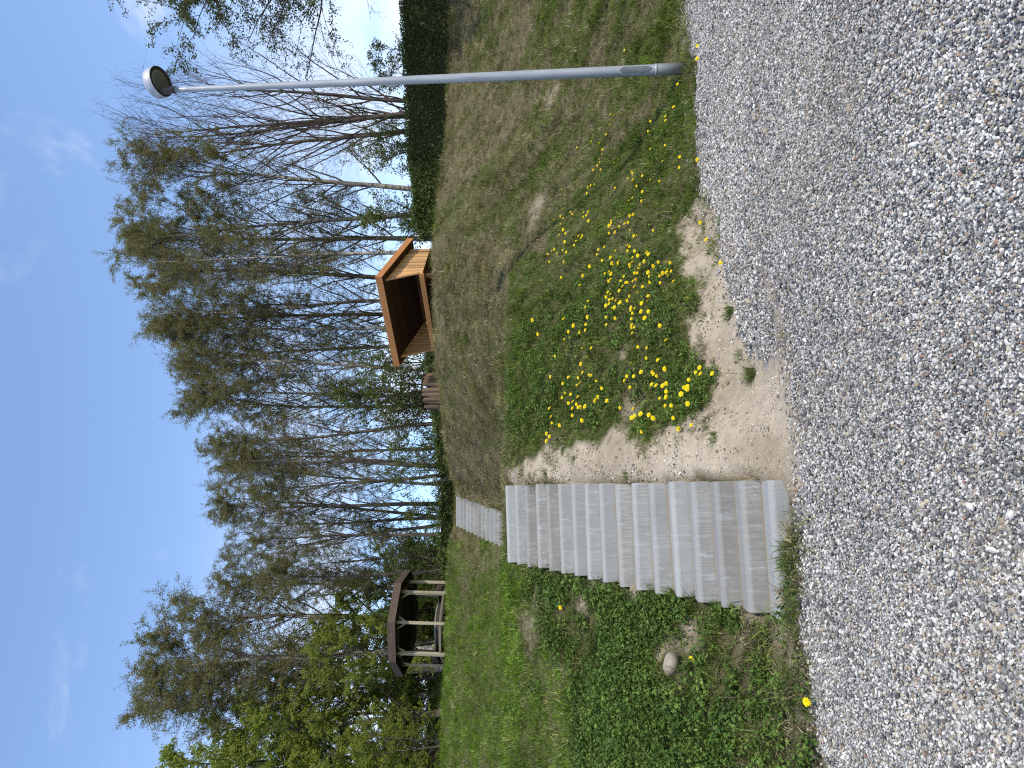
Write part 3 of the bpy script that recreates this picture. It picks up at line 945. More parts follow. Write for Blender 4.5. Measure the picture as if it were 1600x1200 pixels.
# ------------------------------------------------------------------ octagonal pavilion
pv = P(700, 974.5, 28.0)
vz = float(TZ(pv[0], pv[1]))
pav = link('pavilion', None, loc=(pv[0], pv[1], vz), label='open octagonal wooden pavilion with a low dark roof on the hilltop', cat='pavilion')
PR, RR = 1.47, 1.90
base_a = -math.pi / 2 + 0.303                                 # a corner points to the camera
ft = P(604, 974, 28.0 - RR)[2] - vz                   # top of the fascia
ang_k = [base_a + k * math.pi / 4 for k in range(8)]
for k, a in enumerate(ang_k):
    bm = bmesh.new(); bm_box(bm, (-0.055, -0.055, -0.2), (0.11, 0, 0), (0, 0.11, 0), (0, 0, ft + 0.05), 0.006)
    o = link('post', bm_mesh('post', bm, M['postwood']), pav)
    o.location = (PR * math.cos(a), PR * math.sin(a), 0); o.rotation_euler = (0, 0, a)
    # knee braces spreading along the eaves
    for s_ in (-1, 1):
        a2 = a + s_ * 0.16
        bm = bmesh.new()
        bm_tube(bm, [(PR * math.cos(a), PR * math.sin(a), ft - 0.60), (1.42 * math.cos(a2), 1.42 * math.sin(a2), ft - 0.24)], 0.034, 4)
        link('brace', bm_mesh('brace', bm, M['postwood']), pav)
    a1, a2 = a, a + math.pi / 4
    c1, s1, c2, s2 = math.cos(a1), math.sin(a1), math.cos(a2), math.sin(a2)
    # eaves beam on the posts
    bm = bmesh.new()
    bm_prism(bm, [(1.40 * c1, 1.40 * s1, ft - 0.30), (1.52 * c1, 1.52 * s1, ft - 0.30), (1.52 * c2, 1.52 * s2, ft - 0.30), (1.40 * c2, 1.40 * s2, ft - 0.30)], (0, 0, 0.13))
    bmesh.ops.recalc_face_normals(bm, faces=bm.faces)
    link('beam', bm_mesh('beam', bm, M['darkwood']), pav)
    # fascia board
    bm = bmesh.new()
    bm_prism(bm, [((RR - 0.03) * c1, (RR - 0.03) * s1, ft - 0.27), (RR * c1, RR * s1, ft - 0.27), (RR * c2, RR * s2, ft - 0.27), ((RR - 0.03) * c2, (RR - 0.03) * s2, ft - 0.27)], (0, 0, 0.27))
    bmesh.ops.recalc_face_normals(bm, faces=bm.faces)
    link('fascia', bm_mesh('fascia', bm, M['oldroof']), pav)
    # roof panel and rafter
    bm = bmesh.new()
    pr = ft + 0.36
    v = [Vector(((RR - 0.032) * c1, (RR - 0.032) * s1, ft - 0.06)), Vector(((RR - 0.032) * c2, (RR - 0.032) * s2, ft - 0.06)), Vector((0.02 * c2, 0.02 * s2, pr)), Vector((0.02 * c1, 0.02 * s1, pr))]
    bm_prism(bm, v, (0, 0, 0.05))
    bmesh.ops.recalc_face_normals(bm, faces=bm.faces)
    link('roof_panel', bm_mesh('roof_panel', bm, M['darkwood']), pav)
    bm = bmesh.new()
    bm_tube(bm, [(1.84 * c1, 1.84 * s1, ft - 0.12), (0.06 * c1, 0.06 * s1, pr - 0.06)], 0.045, 4)
    link('rafter', bm_mesh('rafter', bm, M['darkwood']), pav)
    if k not in (4,):                                 # entrance at the back stays open
        bm = bmesh.new()
        zr = P(687, 974, 26.6)[2] - vz
        bm_prism(bm, [(1.44 * c1, 1.44 * s1, zr - 0.04), (1.50 * c1, 1.50 * s1, zr - 0.04), (1.50 * c2, 1.50 * s2, zr - 0.04), (1.44 * c2, 1.44 * s2, zr - 0.04)], (0, 0, 0.08))
        bmesh.ops.recalc_face_normals(bm, faces=bm.faces)
        link('rail', bm_mesh('rail', bm, M['railwood']), pav)
        if k in (1, 2, 5, 6):
            bm = bmesh.new()
            bm_prism(bm, [(1.02 * c1, 1.02 * s1, 0.40), (1.40 * c1, 1.40 * s1, 0.40), (1.40 * c2, 1.40 * s2, 0.40), (1.02 * c2, 1.02 * s2, 0.40)], (0, 0, 0.05))
            bm_prism(bm, [(1.36 * c1, 1.36 * s1, 0.46), (1.41 * c1, 1.41 * s1, 0.46), (1.41 * c2, 1.41 * s2, 0.46), (1.36 * c2, 1.36 * s2, 0.46)], (0, 0, 0.18))
            bmesh.ops.recalc_face_normals(bm, faces=bm.faces)
            link('bench', bm_mesh('bench', bm, M['darkwood']), pav)
tb = link('round_table', None, loc=(pv[0], pv[1], vz), label='dark round table standing inside the open pavilion', cat='table')
tz = P(679, 976, 27.2)[2] - vz
bm = bmesh.new(); bm_lathe(bm, [(0.80, tz - 0.30), (0.84, tz - 0.28), (0.84, tz - 0.02), (0.82, tz), (0.01, tz + 0.003)], 36)
link('table_top', bm_mesh('table_top', bm, M['darkwood']), tb)
bm = bmesh.new(); bm_lathe(bm, [(0.855, tz - 0.05), (0.86, tz - 0.04), (0.86, tz + 0.005), (0.835, tz + 0.012)], 36, cap=False)
link('rim', bm_mesh('rim', bm, M['grey_top']), tb)
bm = bmesh.new(); bm_lathe(bm, [(0.30, -0.12), (0.30, 0.08), (0.13, 0.14), (0.11, tz - 0.31)], 18)
link('pedestal', bm_mesh('pedestal', bm, M['darkwood']), tb)


# ------------------------------------------------------------------ trees
def norm(v): return v / np.maximum(np.linalg.norm(v, axis=-1, keepdims=True), 1e-9)


def paths(rng, start, dirs, length, K, grav, jit):
    """Grow N curved paths of K points; grav bends up (+) or down (-)."""
    N = len(start)
    Pp = np.zeros((N, K, 3)); Pp[:, 0] = start
    d = norm(dirs)
    st = (length / (K - 1))[:, None]
    for k in range(1, K):
        d = d + rng.normal(0, jit, (N, 3))
        d[:, 2] += grav / (K - 1)
        d = norm(d)
        Pp[:, k] = Pp[:, k - 1] + d * st
    return Pp


def tubes(Pp, Rr, sides):
    N, K, _ = Pp.shape
    T = np.gradient(Pp, axis=1); T = norm(T)
    ref = np.where(np.abs(T[:, :1, 2:3]) > 0.8, np.array([[[1.0, 0, 0]]]), np.array([[[0, 0, 1.0]]]))
    U = norm(np.cross(T, np.broadcast_to(ref, T.shape))); V = np.cross(T, U)
    a = np.arange(sides) * 2 * np.pi / sides
    ring = U[:, :, None] * np.cos(a)[None, None, :, None] + V[:, :, None] * np.sin(a)[None, None, :, None]
    vert = Pp[:, :, None] + ring * Rr[:, :, None, None]
    idx = np.arange(N * K * sides).reshape(N, K, sides)
    i2 = np.roll(idx, -1, axis=2)
    q = np.stack([idx[:, :-1], i2[:, :-1], i2[:, 1:], idx[:, 1:]], -1).reshape(-1, 4)
    return vert.reshape(-1, 3), q


def children(rng, Pp, n, u0, u1, ang, golden=False):
    N, K, _ = Pp.shape
    u = u0 + (u1 - u0) * (np.arange(n)[None] + rng.uniform(0, 1, (N, n))) / n
    f = u * (K - 1); i = np.minimum(f.astype(int), K - 2); w = (f - i)[..., None]
    r = np.arange(N)[:, None]
    pos = Pp[r, i] * (1 - w) + Pp[r, i + 1] * w
    tan = norm(Pp[r, i + 1] - Pp[r, i])
    ref = rng.normal(0, 1, (N, n, 3))
    if golden:
        az = (np.arange(n)[None] * 2.399 + rng.uniform(0, 6.28, (N, 1)) + rng.normal(0, 0.4, (N, n)))
        ref = np.stack([np.cos(az), np.sin(az), np.zeros_like(az)], -1)
    side = norm(ref - (ref * tan).sum(-1, keepdims=True) * tan)
    A = np.radians(ang[0] + (ang[1] - ang[0]) * rng.uniform(0, 1, (N, n, 1)))
    d = tan * np.cos(A) + side * np.sin(A)
    return pos.reshape(-1, 3), d.reshape(-1, 3), u.reshape(-1), i, w


def leaf_quads(rng, pos, size, flat=0.0):
    n = len(pos)
    a = norm(rng.normal(0, 1, (n, 3)) + np.array([0, 0, -0.4]))
    b = rng.normal(0, 1, (n, 3)) + np.array([0, 0, flat])
    b = norm(np.cross(a, b))
    s = (size * rng.uniform(0.65, 1.3, n))[:, None]
    v = np.stack([pos - a * s * 0.5, pos + b * s * 0.33, pos + a * s * 0.5, pos - b * s * 0.33], 1)
    return v.reshape(-1, 3), np.arange(n * 4).reshape(n, 4)


def make_tree(name, seed, H=12.0, stems=1, r0=0.10, h0=0.22, nb=34, ang=(26, 46), blen=0.24, n2=7, n3=6, lpt=7, leaf=0.043,
              up=0.45, droop=-0.5, spread=0.03, bark='birch', twig='twig', leafm='leaf_birch', shape='birch', a2=(25, 55), clump=0.6, l3=0.42):
    rng = np.random.default_rng(seed)
    K0 = 18
    st = np.zeros((stems, 3)); st[:, :2] = rng.normal(0, 0.10 if stems > 1 else 0, (stems, 2))
    sd = np.stack([rng.normal(0, spread, stems), rng.normal(0, spread, stems), np.ones(stems)], -1)
    if stems > 1:
        aa = np.arange(stems) * 2 * np.pi / stems + rng.uniform(0, 6)
        sd[:, 0] += 0.13 * np.cos(aa); sd[:, 1] += 0.13 * np.sin(aa)
    hs = H * rng.uniform(0.88, 1.0, stems); hs[0] = H
    T0 = paths(rng, st, sd, hs, K0, 0.35, 0.024)
    T0[:, :, 2] *= (hs / np.maximum(T0[:, -1, 2], 1e-3))[:, None]
    t = np.linspace(0, 1, K0)
    R0 = r0 / math.sqrt(stems) ** 0.6 * ((1 - t) ** 0.85 * 0.95 + 0.05)
    R0 = np.repeat(R0[None], stems, 0)
    R0[:, 0] *= 1.25
    nbs = nb if stems == 1 else int(nb / stems * 1.25)
    p1, d1, u1, _, _ = children(rng, T0, nbs, h0, 0.985, ang, True)
    if shape == 'birch':
        prof = np.interp(u1, [0, 0.25, 0.5, 0.75, 0.9, 1], [0.5, 0.75, 1.0, 0.85, 0.6, 0.35])
    elif shape == 'broad':
        prof = np.interp(u1, [0, 0.2, 0.45, 0.7, 0.9, 1], [0.9, 1.1, 1.0, 0.8, 0.55, 0.3])
    else:
        prof = np.interp(u1, [0, 0.3, 0.6, 0.9, 1], [0.7, 1.0, 0.9, 0.55, 0.3])
    L1 = H * blen * prof * rng.uniform(0.7, 1.25, len(u1))
    P1 = paths(rng, p1, d1, L1, 8, up, 0.09)
    rb = np.clip(0.33 * r0 * (1 - u1) ** 0.8 + 0.009, 0.009, 0.036)
    R1 = rb[:, None] * np.linspace(1, 0.25, 8)[None]
    n1 = len(p1)
    p2, d2, u2, _, _ = children(rng, P1, n2, 0.18, 1.0, a2)
    par = np.repeat(np.arange(n1), n2)
    L2 = np.clip(L1[par] * 0.48 * (1.15 - 0.6 * u2) * rng.uniform(0.6, 1.3, len(u2)), 0.25, 2.2)
    P2 = paths(rng, p2, d2, L2, 5, 0.12 + 0.35 * droop, 0.14)
    R2 = np.repeat(np.linspace(0.0080, 0.004, 5)[None], len(p2), 0)
    p3, d3, u3, _, _ = children(rng, P2, n3, 0.2, 1.0, (20, 60))
    L3 = l3 * rng.uniform(0.5, 1.4, len(u3))
    P3 = paths(rng, p3, d3, L3, 4, droop, 0.16)
    R3 = np.repeat(np.linspace(0.0040, 0.0022, 4)[None], len(p3), 0)
    va, qa = tubes(T0, R0, 9)
    vb, qb = tubes(P1, R1, 5)
    me_t = mesh_np('trunk', np.concatenate([va, vb]), np.concatenate([qa, qb + len(va)]), mats=[M[bark], M[twig]],
                   qmat=np.concatenate([np.zeros(len(qa), int), np.ones(len(qb), int)]), smooth=True)
    vc, qc = tubes(P2, R2, 3)
    vd, qd = tubes(P3, R3, 3)
    vs_, qs_, qm = [vc, vd], [qc, qd + len(vc)], [np.zeros(len(qc) + len(qd), int)]
    nv = len(vc) + len(vd)
    tint = np.zeros(nv)
    if lpt > 0:
        dens = np.clip(rng.normal(1, clump, n1), 0.08, 2.2)
        par3 = np.repeat(np.repeat(np.arange(n1), n2), n3)
        d2v = np.clip(rng.normal(1, 0.4, len(p2)), 0.2, 2)
        hw_ = np.interp(u1, [0, 0.3, 0.5, 0.8, 1], [0.30, 0.45, 0.9, 1.45, 1.3] if shape == 'birch' else [1, 1, 1, 1, 1])
        cnt = rng.poisson(lpt * (dens * hw_)[par3] * np.repeat(d2v, n3))
        rep = np.repeat(np.arange(len(p3)), cnt)
        f = rng.uniform(0.1, 3, len(rep)); i = np.minimum(f.astype(int), 2); w = (f - i)[:, None]
        pos = P3[rep, i] * (1 - w) + P3[rep, i + 1] * w + rng.normal(0, 0.045, (len(rep), 3))
        vl, ql = leaf_quads(rng, pos, leaf)
        vs_.append(vl); qs_.append(ql + nv); qm.append(np.ones(len(ql), int))
        tint = np.concatenate([tint, np.repeat(rng.uniform(0, 1, len(ql)), 4)])
    me_c = mesh_np('crown', np.concatenate(vs_), np.concatenate(qs_), mats=[M[twig], M[leafm]], qmat=np.concatenate(qm))
    fattr(me_c, 'tint', tint)
    return me_t, me_c, H


def plant(name, mk, iy, ix_top, iy_top, depth, rot, label, cat, group=None, wide=1.0, ix_base=None):
    me_t, me_c, H = mk
    x = (600 - iy) / 1200.0 * depth
    zb = float(TZ(np.clip(x, -25, 25), depth)) - 0.1
    tp_ = P(ix_top, iy + 0.4 * (iy_top - iy), depth)
    hh = tp_[2] - zb
    s = hh / (H * 1.11)
    o = link(name, None, loc=(x, depth, zb), label=label, cat=cat, group=group)
    lean = math.atan2(tp_[0] - x, hh)
    o.rotation_euler = (Matrix.Rotation(lean, 3, 'Y') @ Matrix.Rotation(rot, 3, 'Z')).to_euler()
    o.scale = (s * wide, s * wide, s)
    link('trunk', me_t, o); link('crown', me_c, o)
    return o


BV = [make_tree('birch', 100 + k, nb=32, r0=0.115, lpt=38, h0=0.26) for k in range(5)]
BV += [make_tree('birch', 120 + k, nb=28, r0=0.13, lpt=31, ang=(18, 38), h0=0.22, bark='bark') for k in range(3)]
BM_ = [make_tree('birch', 140 + k, stems=3, nb=38, r0=0.15, lpt=28, h0=0.24, ang=(18, 38), bark='bark') for k in range(2)]
BARE = [make_tree('bare', 160 + k, stems=1 + (k == 0), nb=30, r0=0.12, lpt=0, h0=0.14, ang=(20, 42), blen=0.34, up=0.7, droop=0.25, n2=8, n3=5,
                  bark='bark', twig='red_twig', l3=0.6, a2=(18, 42)) for k in range(3)]
BROAD = [make_tree('broad', 180 + k, H=9.0, stems=2, nb=34, r0=0.12, lpt=26, leaf=0.09, h0=0.10, ang=(35, 65), blen=0.30, up=0.3, droop=-0.1, n2=7, n3=5,
                   bark='bark', leafm='leaf_green', shape='broad', l3=0.4, clump=0.45) for k in range(3)]
SHRUB = [make_tree('shrub', 200 + k, H=4.0, stems=4, nb=26, r0=0.05, lpt=4.0, leaf=0.075, h0=0.12, ang=(25, 55), blen=0.32, up=0.5, droop=-0.1, n2=6, n3=5,
                   bark='bark', leafm='leaf_shrub', shape='broad', l3=0.25, clump=0.5) for k in range(2)]

G_B = 'birches along the hilltop'
trees = [
    # iy base, ix top, iy top, depth, mesh, width, label
    (302, 172, 262, 31.0, BV[0], 0.95, 'slender leafing birch next to the bare trees, its straight trunk right of the shelter'),
    (334, 180, 318, 32.4, BV[1], 0.95, 'leafing birch with a pale straight trunk between the shelter and the bare trees'),
    (392, 205, 446, 29.8, BV[3], 0.80, 'pale birch leaning left from behind the near end of the shelter roof'),
    (372, 190, 362, 34.5, BV[2], 0.95, 'birch with a full brownish crown standing behind the near end of the shelter'),
    (440, 205, 410, 33.2, BV[5], 0.90, 'dark trunked birch rising behind the shelter roof, right of its middle'),
    (470, 212, 455, 31.6, BV[4], 0.85, 'thin birch with a dense crown top behind the middle of the shelter roof'),
    (490, 235, 486, 33.8, BV[6], 0.85, 'dark birch trunk standing behind the shelter roof, left of its middle'),
    (512, 222, 500, 31.0, BV[0], 0.80, 'pale curved birch behind the left third of the shelter roof'),
    (533, 236, 528, 34.0, BV[1], 0.85, 'birch behind the left end of the shelter fascia with bright sky beside it'),
    (578, 252, 562, 30.4, BV[2], 0.85, 'pale trunked birch rising straight behind the log planter'),
    (617, 258, 604, 32.6, BV[3], 0.90, 'birch just left of the log planter with a domed brownish crown'),
    (640, 272, 634, 34.4, BV[4], 0.85, 'thin dark birch two trunks left of the log planter'),
    (661, 296, 662, 31.2, BV[7], 0.85, 'dark trunked birch left of the log planter where the crown line starts to fall'),
    (698, 330, 690, 33.0, BV[0], 0.80, 'short birch in the dip of the tree line, between the planter and the forked birches'),
    (736, 318, 722, 30.2, BM_[0], 1.0, 'thick dark many stemmed birch right above the upper steps'),
    (762, 335, 756, 34.0, BV[1], 0.80, 'slim birch half hidden behind the thick many stemmed birch'),
    (788, 304, 792, 31.4, BV[5], 0.95, 'dark curved birch directly above the right side of the upper steps'),
    (812, 318, 818, 33.4, BM_[1], 0.90, 'forked birch above the middle of the upper steps'),
    (838, 360, 848, 31.0, BV[6], 0.90, 'dark birch above the left side of the upper steps'),
    (864, 410, 872, 34.2, BV[3], 0.85, 'low birch in the lowest dip of the tree line, between steps and pavilion'),
    (893, 395, 908, 32.4, BV[7], 0.95, 'birch standing just right of the pavilion roof'),
    (1012, 172, 1040, 33.0, BV[1], 1.2, 'tall white trunked birch towering behind the pavilion'),
    (1050, 196, 1056, 35.2, BV[0], 1.15, 'tall airy birch just left of the white trunked one'),
    (962, 212, 962, 35.0, BV[4], 1.2, 'tall brownish birch close behind the right half of the pavilion'),
    (1092, 240, 1098, 36.0, BV[1], 1.15, 'tall birch left of the pavilion rising out of the green trees'),
    (930, 330, 925, 36.0, BV[0], 1.15, 'medium birch behind the right edge of the pavilion roof'),
]
rt = np.random.default_rng(77)
for (iy, ixt, iyt, dep, mk, wd_, lab) in trees:
    plant('birch_tree', mk, iy, ixt, iyt, dep, rt.uniform(0, 6.28), lab, 'tree', G_B, wd_)
plant('bare_tree', BARE[0], 156, 190, 118, 31.0, 0.4, 'leafless many branched tree directly behind the lamp pole', 'tree', 'leafless trees behind the hedge', 1.0)
plant('bare_tree', BARE[1], 174, 186, 168, 31.6, 2.0, 'leafless tree with upright branches just left of the lamp pole', 'tree', 'leafless trees behind the hedge', 0.95)
plant('bare_tree', BARE[2], 191, 208, 232, 30.8, 3.9, 'leafless tree leaning left, the one farthest from the lamp pole', 'tree', 'leafless trees behind the hedge', 0.95)
GL = 'fresh green trees behind the pavilion'
for (iy, ixt, iyt, dep, k, wd_, lab) in [
    (1195, 250, 1196, 35.0, 0, 1.0, 'tall yellow green tree at the far left end of the tree line'),
    (1130, 365, 1128, 34.0, 1, 1.1, 'bushy yellow green tree left of the pavilion'),
    (1062, 385, 1062, 35.6, 2, 1.0, 'yellow green tree behind the left corner of the pavilion roof'),
    (1005, 478, 1000, 33.6, 0, 1.1, 'low fresh green tree right behind the pavilion roof'),
    (945, 512, 935, 35.0, 1, 1.1, 'low fresh green tree behind the right half of the pavilion'),
    (1255, 255, 1250, 33.5, 2, 1.1, 'green tree cut off by the left edge of the view'),
    (1165, 540, 1165, 31.5, 1, 1.2, 'low bushy green tree in front of the tall one at far left'),
    (1080, 575, 1085, 40.5, 2, 1.4, 'dense low green tree on the far lawn left of the pavilion'),
    (985, 590, 985, 38.5, 1, 1.5, 'low dense green tree seen between the pavilion posts'),
    (1035, 600, 1035, 37.5, 2, 1.5, 'low green tree beside the left posts of the pavilion'),
    (893, 560, 893, 36.5, 0, 1.2, 'low fresh green tree between the pavilion and the dark birches'),
]:
    plant('green_tree', BROAD[k], iy, ixt, iyt, dep, rt.uniform(0, 6.28), lab, 'tree', GL, wd_)
GS = 'undergrowth shrubs between the trunks'
for (iy, ixt, dep, k, wd_, lab) in [
    (345, 560, 29.5, 0, 1.2, 'leafy shrub under the two pale birches right of the shelter'),
    (560, 560, 29.0, 1, 1.2, 'leafy dark green shrub between shelter and log planter'),
    (610, 520, 30.5, 0, 1.2, 'tall leafy shrub behind the log planter'),
    (655, 585, 29.4, 1, 1.2, 'leafy shrub left of the log planter'),
    (700, 605, 31.0, 0, 1.3, 'shrub among the trunks in the dip of the tree line'),
    (742, 600, 29.2, 1, 1.1, 'shrub around the foot of the thick many stemmed birch'),
    (805, 630, 30.6, 0, 1.4, 'low shrub behind the top of the upper steps'),
    (880, 600, 31.0, 1, 1.4, 'loose shrub between the upper steps and the pavilion'),
    (228, 560, 29.6, 1, 1.2, 'light shrub poking above the hedge left of the bare trees'),
    (100, 575, 29.8, 0, 1.2, 'light shrub poking above the hedge at the lamp pole'),
]:
    plant('leafy_shrub', SHRUB[k], iy, ixt, iy, dep, rt.uniform(0, 6.28), lab, 'shrub', GS, wd_)
# a nearer tree outside the right edge whose hanging sprays reach into the view
BUSH = [make_tree('bush', 220 + k, H=3.4, stems=6, nb=44, r0=0.05, lpt=15.0, leaf=0.08, h0=0.03, ang=(35, 75), blen=0.36, up=0.4, droop=-0.1, n2=6, n3=5,
                   bark='bark', leafm='leaf_green', shape='broad', l3=0.28, clump=0.35) for k in range(2)]
for (iy, ixt, dep, k, wd_, lab) in [
    (1192, 590, 33.5, 0, 1.5, 'fresh green bush reaching the ground at the far left edge'),
    (1140, 600, 38.5, 1, 1.7, 'fresh green bush on the far lawn, second from the left edge'),
    (1085, 606, 39.5, 0, 1.7, 'fresh green bush on the far lawn just left of the pavilion roof'),
    (1030, 618, 37.0, 1, 1.5, 'fresh green bush behind the left posts of the pavilion'),
    (978, 622, 37.5, 0, 1.6, 'fresh green bush seen through the middle of the pavilion'),
    (925, 618, 36.0, 1, 1.5, 'fresh green bush behind the right posts of the pavilion'),
    (888, 628, 34.5, 0, 1.4, 'fresh green bush right of the pavilion below the birches'),
    (1250, 590, 34.5, 1, 1.6, 'fresh green bush cut off by the left edge of the view'),
]:
    plant('green_bush', BUSH[k], iy, ixt, iy, dep, rt.uniform(0, 6.28), lab, 'bush', 'fresh green bushes round the pavilion', wd_)
HANG = make_tree('hang', 230, H=9.0, nb=52, r0=0.12, lpt=32.0, leaf=0.05, h0=0.28, ang=(50, 80), blen=0.34, up=0.05, droop=-0.9, n2=8, n3=6, bark='birch',
                 leafm='leaf_hang', l3=0.45, clump=0.5, a2=(25, 60))
plant('overhanging_tree', HANG, -118, 150, -118, 25.0, 1.2, 'nearer tree at the right edge whose leafy sprays hang into the sky', 'tree', None, 1.2)


# ------------------------------------------------------------------ hedges
def hedge(name, pts, depth_w, label, n_leaf, leaf, seed, leafm='leaf_dark', rough_top=0.10):
    """pts: list of (ix_top, iy, y) along the hedge; foliage from terrain to the top line."""
    rng = np.random.default_rng(seed)
    tops = np.array([P(a, b, c) for a, b, c in pts])
    seg = np.linspace(0, 1, len(tops))
    u = rng.uniform(0, 1, n_leaf)
    line = np.stack([np.interp(u, seg, tops[:, i]) for i in range(3)], -1)
    base = TZ(np.clip(line[:, 0], -25, 25), line[:, 1])
    hh = line[:, 2] - base
    # leaves on front, top and back skins, some inside
    face = rng.uniform(0, 1, n_leaf)
    h = rng.uniform(0.0, 1.0, n_leaf)
    off = np.where(face < 0.55, -depth_w / 2, np.where(face < 0.85, rng.uniform(-0.5, 0.5, n_leaf) * depth_w, depth_w / 2))
    h = np.where((face >= 0.55) & (face < 0.85), 1.0, h)
    bump = (fbm(u * 40, h * 4 + face.round(), seed, 3) - 0.5) * 2
    pos = line.copy()
    pos[:, 1] += off + bump * 0.16 + rng.normal(0, 0.06, n_leaf)
    pos[:, 2] = base + hh * h + bump * rough_top + rng.normal(0, 0.03, n_leaf)
    pos[:, 0] += rng.normal(0, 0.05, n_leaf)
    vl, ql = leaf_quads(rng, pos, leaf)
    me = mesh_np('foliage', vl, ql, mats=[M[leafm]])
    fattr(me, 'tint', np.repeat(np.clip(rng.uniform(0, 1, len(ql)) * 0.6 + bump * 0.45 + 0.2, 0, 1), 4))
    c = tops.mean(0); c[2] = float(TZ(np.clip(c[0], -25, 25), c[1]))
    root = link(name, None, loc=c, label=label, cat='hedge')
    f = link('foliage', me, root); f.location = -c
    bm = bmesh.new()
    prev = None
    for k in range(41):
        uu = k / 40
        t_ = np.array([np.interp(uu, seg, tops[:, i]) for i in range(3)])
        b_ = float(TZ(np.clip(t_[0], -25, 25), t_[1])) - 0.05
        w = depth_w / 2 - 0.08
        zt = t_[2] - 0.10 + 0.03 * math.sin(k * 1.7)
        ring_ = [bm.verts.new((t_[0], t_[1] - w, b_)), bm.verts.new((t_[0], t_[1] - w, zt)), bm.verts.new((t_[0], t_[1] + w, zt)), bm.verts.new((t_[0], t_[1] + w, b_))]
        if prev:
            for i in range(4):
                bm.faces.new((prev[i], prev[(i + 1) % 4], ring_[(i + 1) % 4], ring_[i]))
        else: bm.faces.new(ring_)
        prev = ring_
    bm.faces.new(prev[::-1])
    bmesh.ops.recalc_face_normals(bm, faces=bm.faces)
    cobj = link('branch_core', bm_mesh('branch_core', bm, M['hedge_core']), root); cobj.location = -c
    return root


hedge('clipped_hedge', [(626, -260, 29.6), (630, 0, 29.0), (634, 110, 28.6), (640, 240, 28.2), (650, 300, 27.8), (648, 350, 27.6), (662, 372, 27.4)], 1.0,
      'long clipped dark green hedge along the right hand crest', 30000, 0.075, 301)
hedge('low_hedge', [(668, 550, 28.4), (672, 590, 28.5), (682, 650, 29.0), (684, 700, 29.4), (690, 760, 30.0), (688, 830, 30.6), (694, 900, 31.0)], 1.2,
      'low dark undergrowth hedge below the birch trunks behind the crest', 15000, 0.085, 302, 'leaf_dark', 0.22)


# ------------------------------------------------------------------ scattered ground cover (geometry-node instances; nobody could count these)
def proto_coll(name, meshes):
    c = bpy.data.collections.new(name)
    for k, m in enumerate(meshes):
        c.objects.link(bpy.data.objects.new('%s_piece_%02d' % (name, k), m))
    return c


def scatter(name, coll, pos, rot, scl, pick, col, kind='stuff', mat=None):
    me = bpy.data.meshes.new(name)
    me.vertices.add(len(pos)); me.vertices.foreach_set('co', np.asarray(pos, np.float32).ravel())
    fattr(me, 'rot', rot, 'FLOAT_VECTOR'); fattr(me, 'scl', scl, 'FLOAT_VECTOR')
    fattr(me, 'pick', pick, 'INT'); fattr(me, 'icol', np.concatenate([col, np.ones((len(col), 1))], 1), 'FLOAT_COLOR')
    me.update()
    o = link(name, me, kind=kind)
    ng = bpy.data.node_groups.new(name + '_scatter', 'GeometryNodeTree')
    ng.interface.new_socket('Geometry', in_out='INPUT', socket_type='NodeSocketGeometry')
    ng.interface.new_socket('Geometry', in_out='OUTPUT', socket_type='NodeSocketGeometry')
    N, L = ng.nodes, ng.links
    gi, go = N.new('NodeGroupInput'), N.new('NodeGroupOutput')
    ci = N.new('GeometryNodeCollectionInfo'); ci.inputs['Collection'].default_value = coll
    ci.inputs['Separate Children'].default_value = True; ci.inputs['Reset Children'].default_value = True
    ip = N.new('GeometryNodeInstanceOnPoints'); ip.inputs['Pick Instance'].default_value = True

    def na(nm, t):
        a = N.new('GeometryNodeInputNamedAttribute'); a.data_type = t; a.inputs['Name'].default_value = nm
        return a.outputs['Attribute']
    er = N.new('FunctionNodeEulerToRotation')
    L.new(na('rot', 'FLOAT_VECTOR'), er.inputs[0])
    L.new(gi.outputs[0], ip.inputs['Points']); L.new(ci.outputs[0], ip.inputs['Instance'])
    L.new(na('pick', 'INT'), ip.inputs['Instance Index'])
    L.new(er.outputs[0], ip.inputs['Rotation']); L.new(na('scl', 'FLOAT_VECTOR'), ip.inputs['Scale'])
    L.new(ip.outputs[0], go.inputs[0])
    md = o.modifiers.new('scatter', 'NODES'); md.node_group = ng
    return o


def blade_tuft(seed, n, lmin, lmax, width, bend, rad, lie=0.0):
    rng = np.random.default_rng(seed)
    V, Q, T, rb = [], [], [], []
    for k in range(n):
        L_ = rng.uniform(lmin, lmax); a = rng.uniform(0, 6.283); r = rad * math.sqrt(rng.uniform(0, 1)); a0_ = rng.uniform(0, 6.283)
        base = np.array([r * math.cos(a0_), r * math.sin(a0_), -0.01])
        out = np.array([math.cos(a), math.sin(a), 0]); sd = np.array([-math.sin(a), math.cos(a), 0])
        b = bend * rng.uniform(0.4, 1.5) + lie
        pts, th = [base], 0.15 + lie * 0.8
        for s_ in range(3):
            th += b / 3
            pts.append(pts[-1] + (out * math.sin(th) + np.array([0, 0, math.cos(th)])) * L_ / 3)
        w = width * rng.uniform(0.7, 1.3)
        i0 = len(V)
        for s_, ww in ((0, 0.8), (1, 1.0), (2, 0.7)):
            V += [pts[s_] - sd * w * ww / 2, pts[s_] + sd * w * ww / 2]
        V.append(pts[3])
        Q += [[i0, i0 + 1, i0 + 3, i0 + 2], [i0 + 2, i0 + 3, i0 + 5, i0 + 4]]; T.append([i0 + 4, i0 + 5, i0 + 6])
        rb += [rng.uniform(0, 1)] * 7
    me = mesh_np('blade_tuft', V, Q, T, mats=[M['blade']])
    fattr(me, 'rb', rb)
    return me


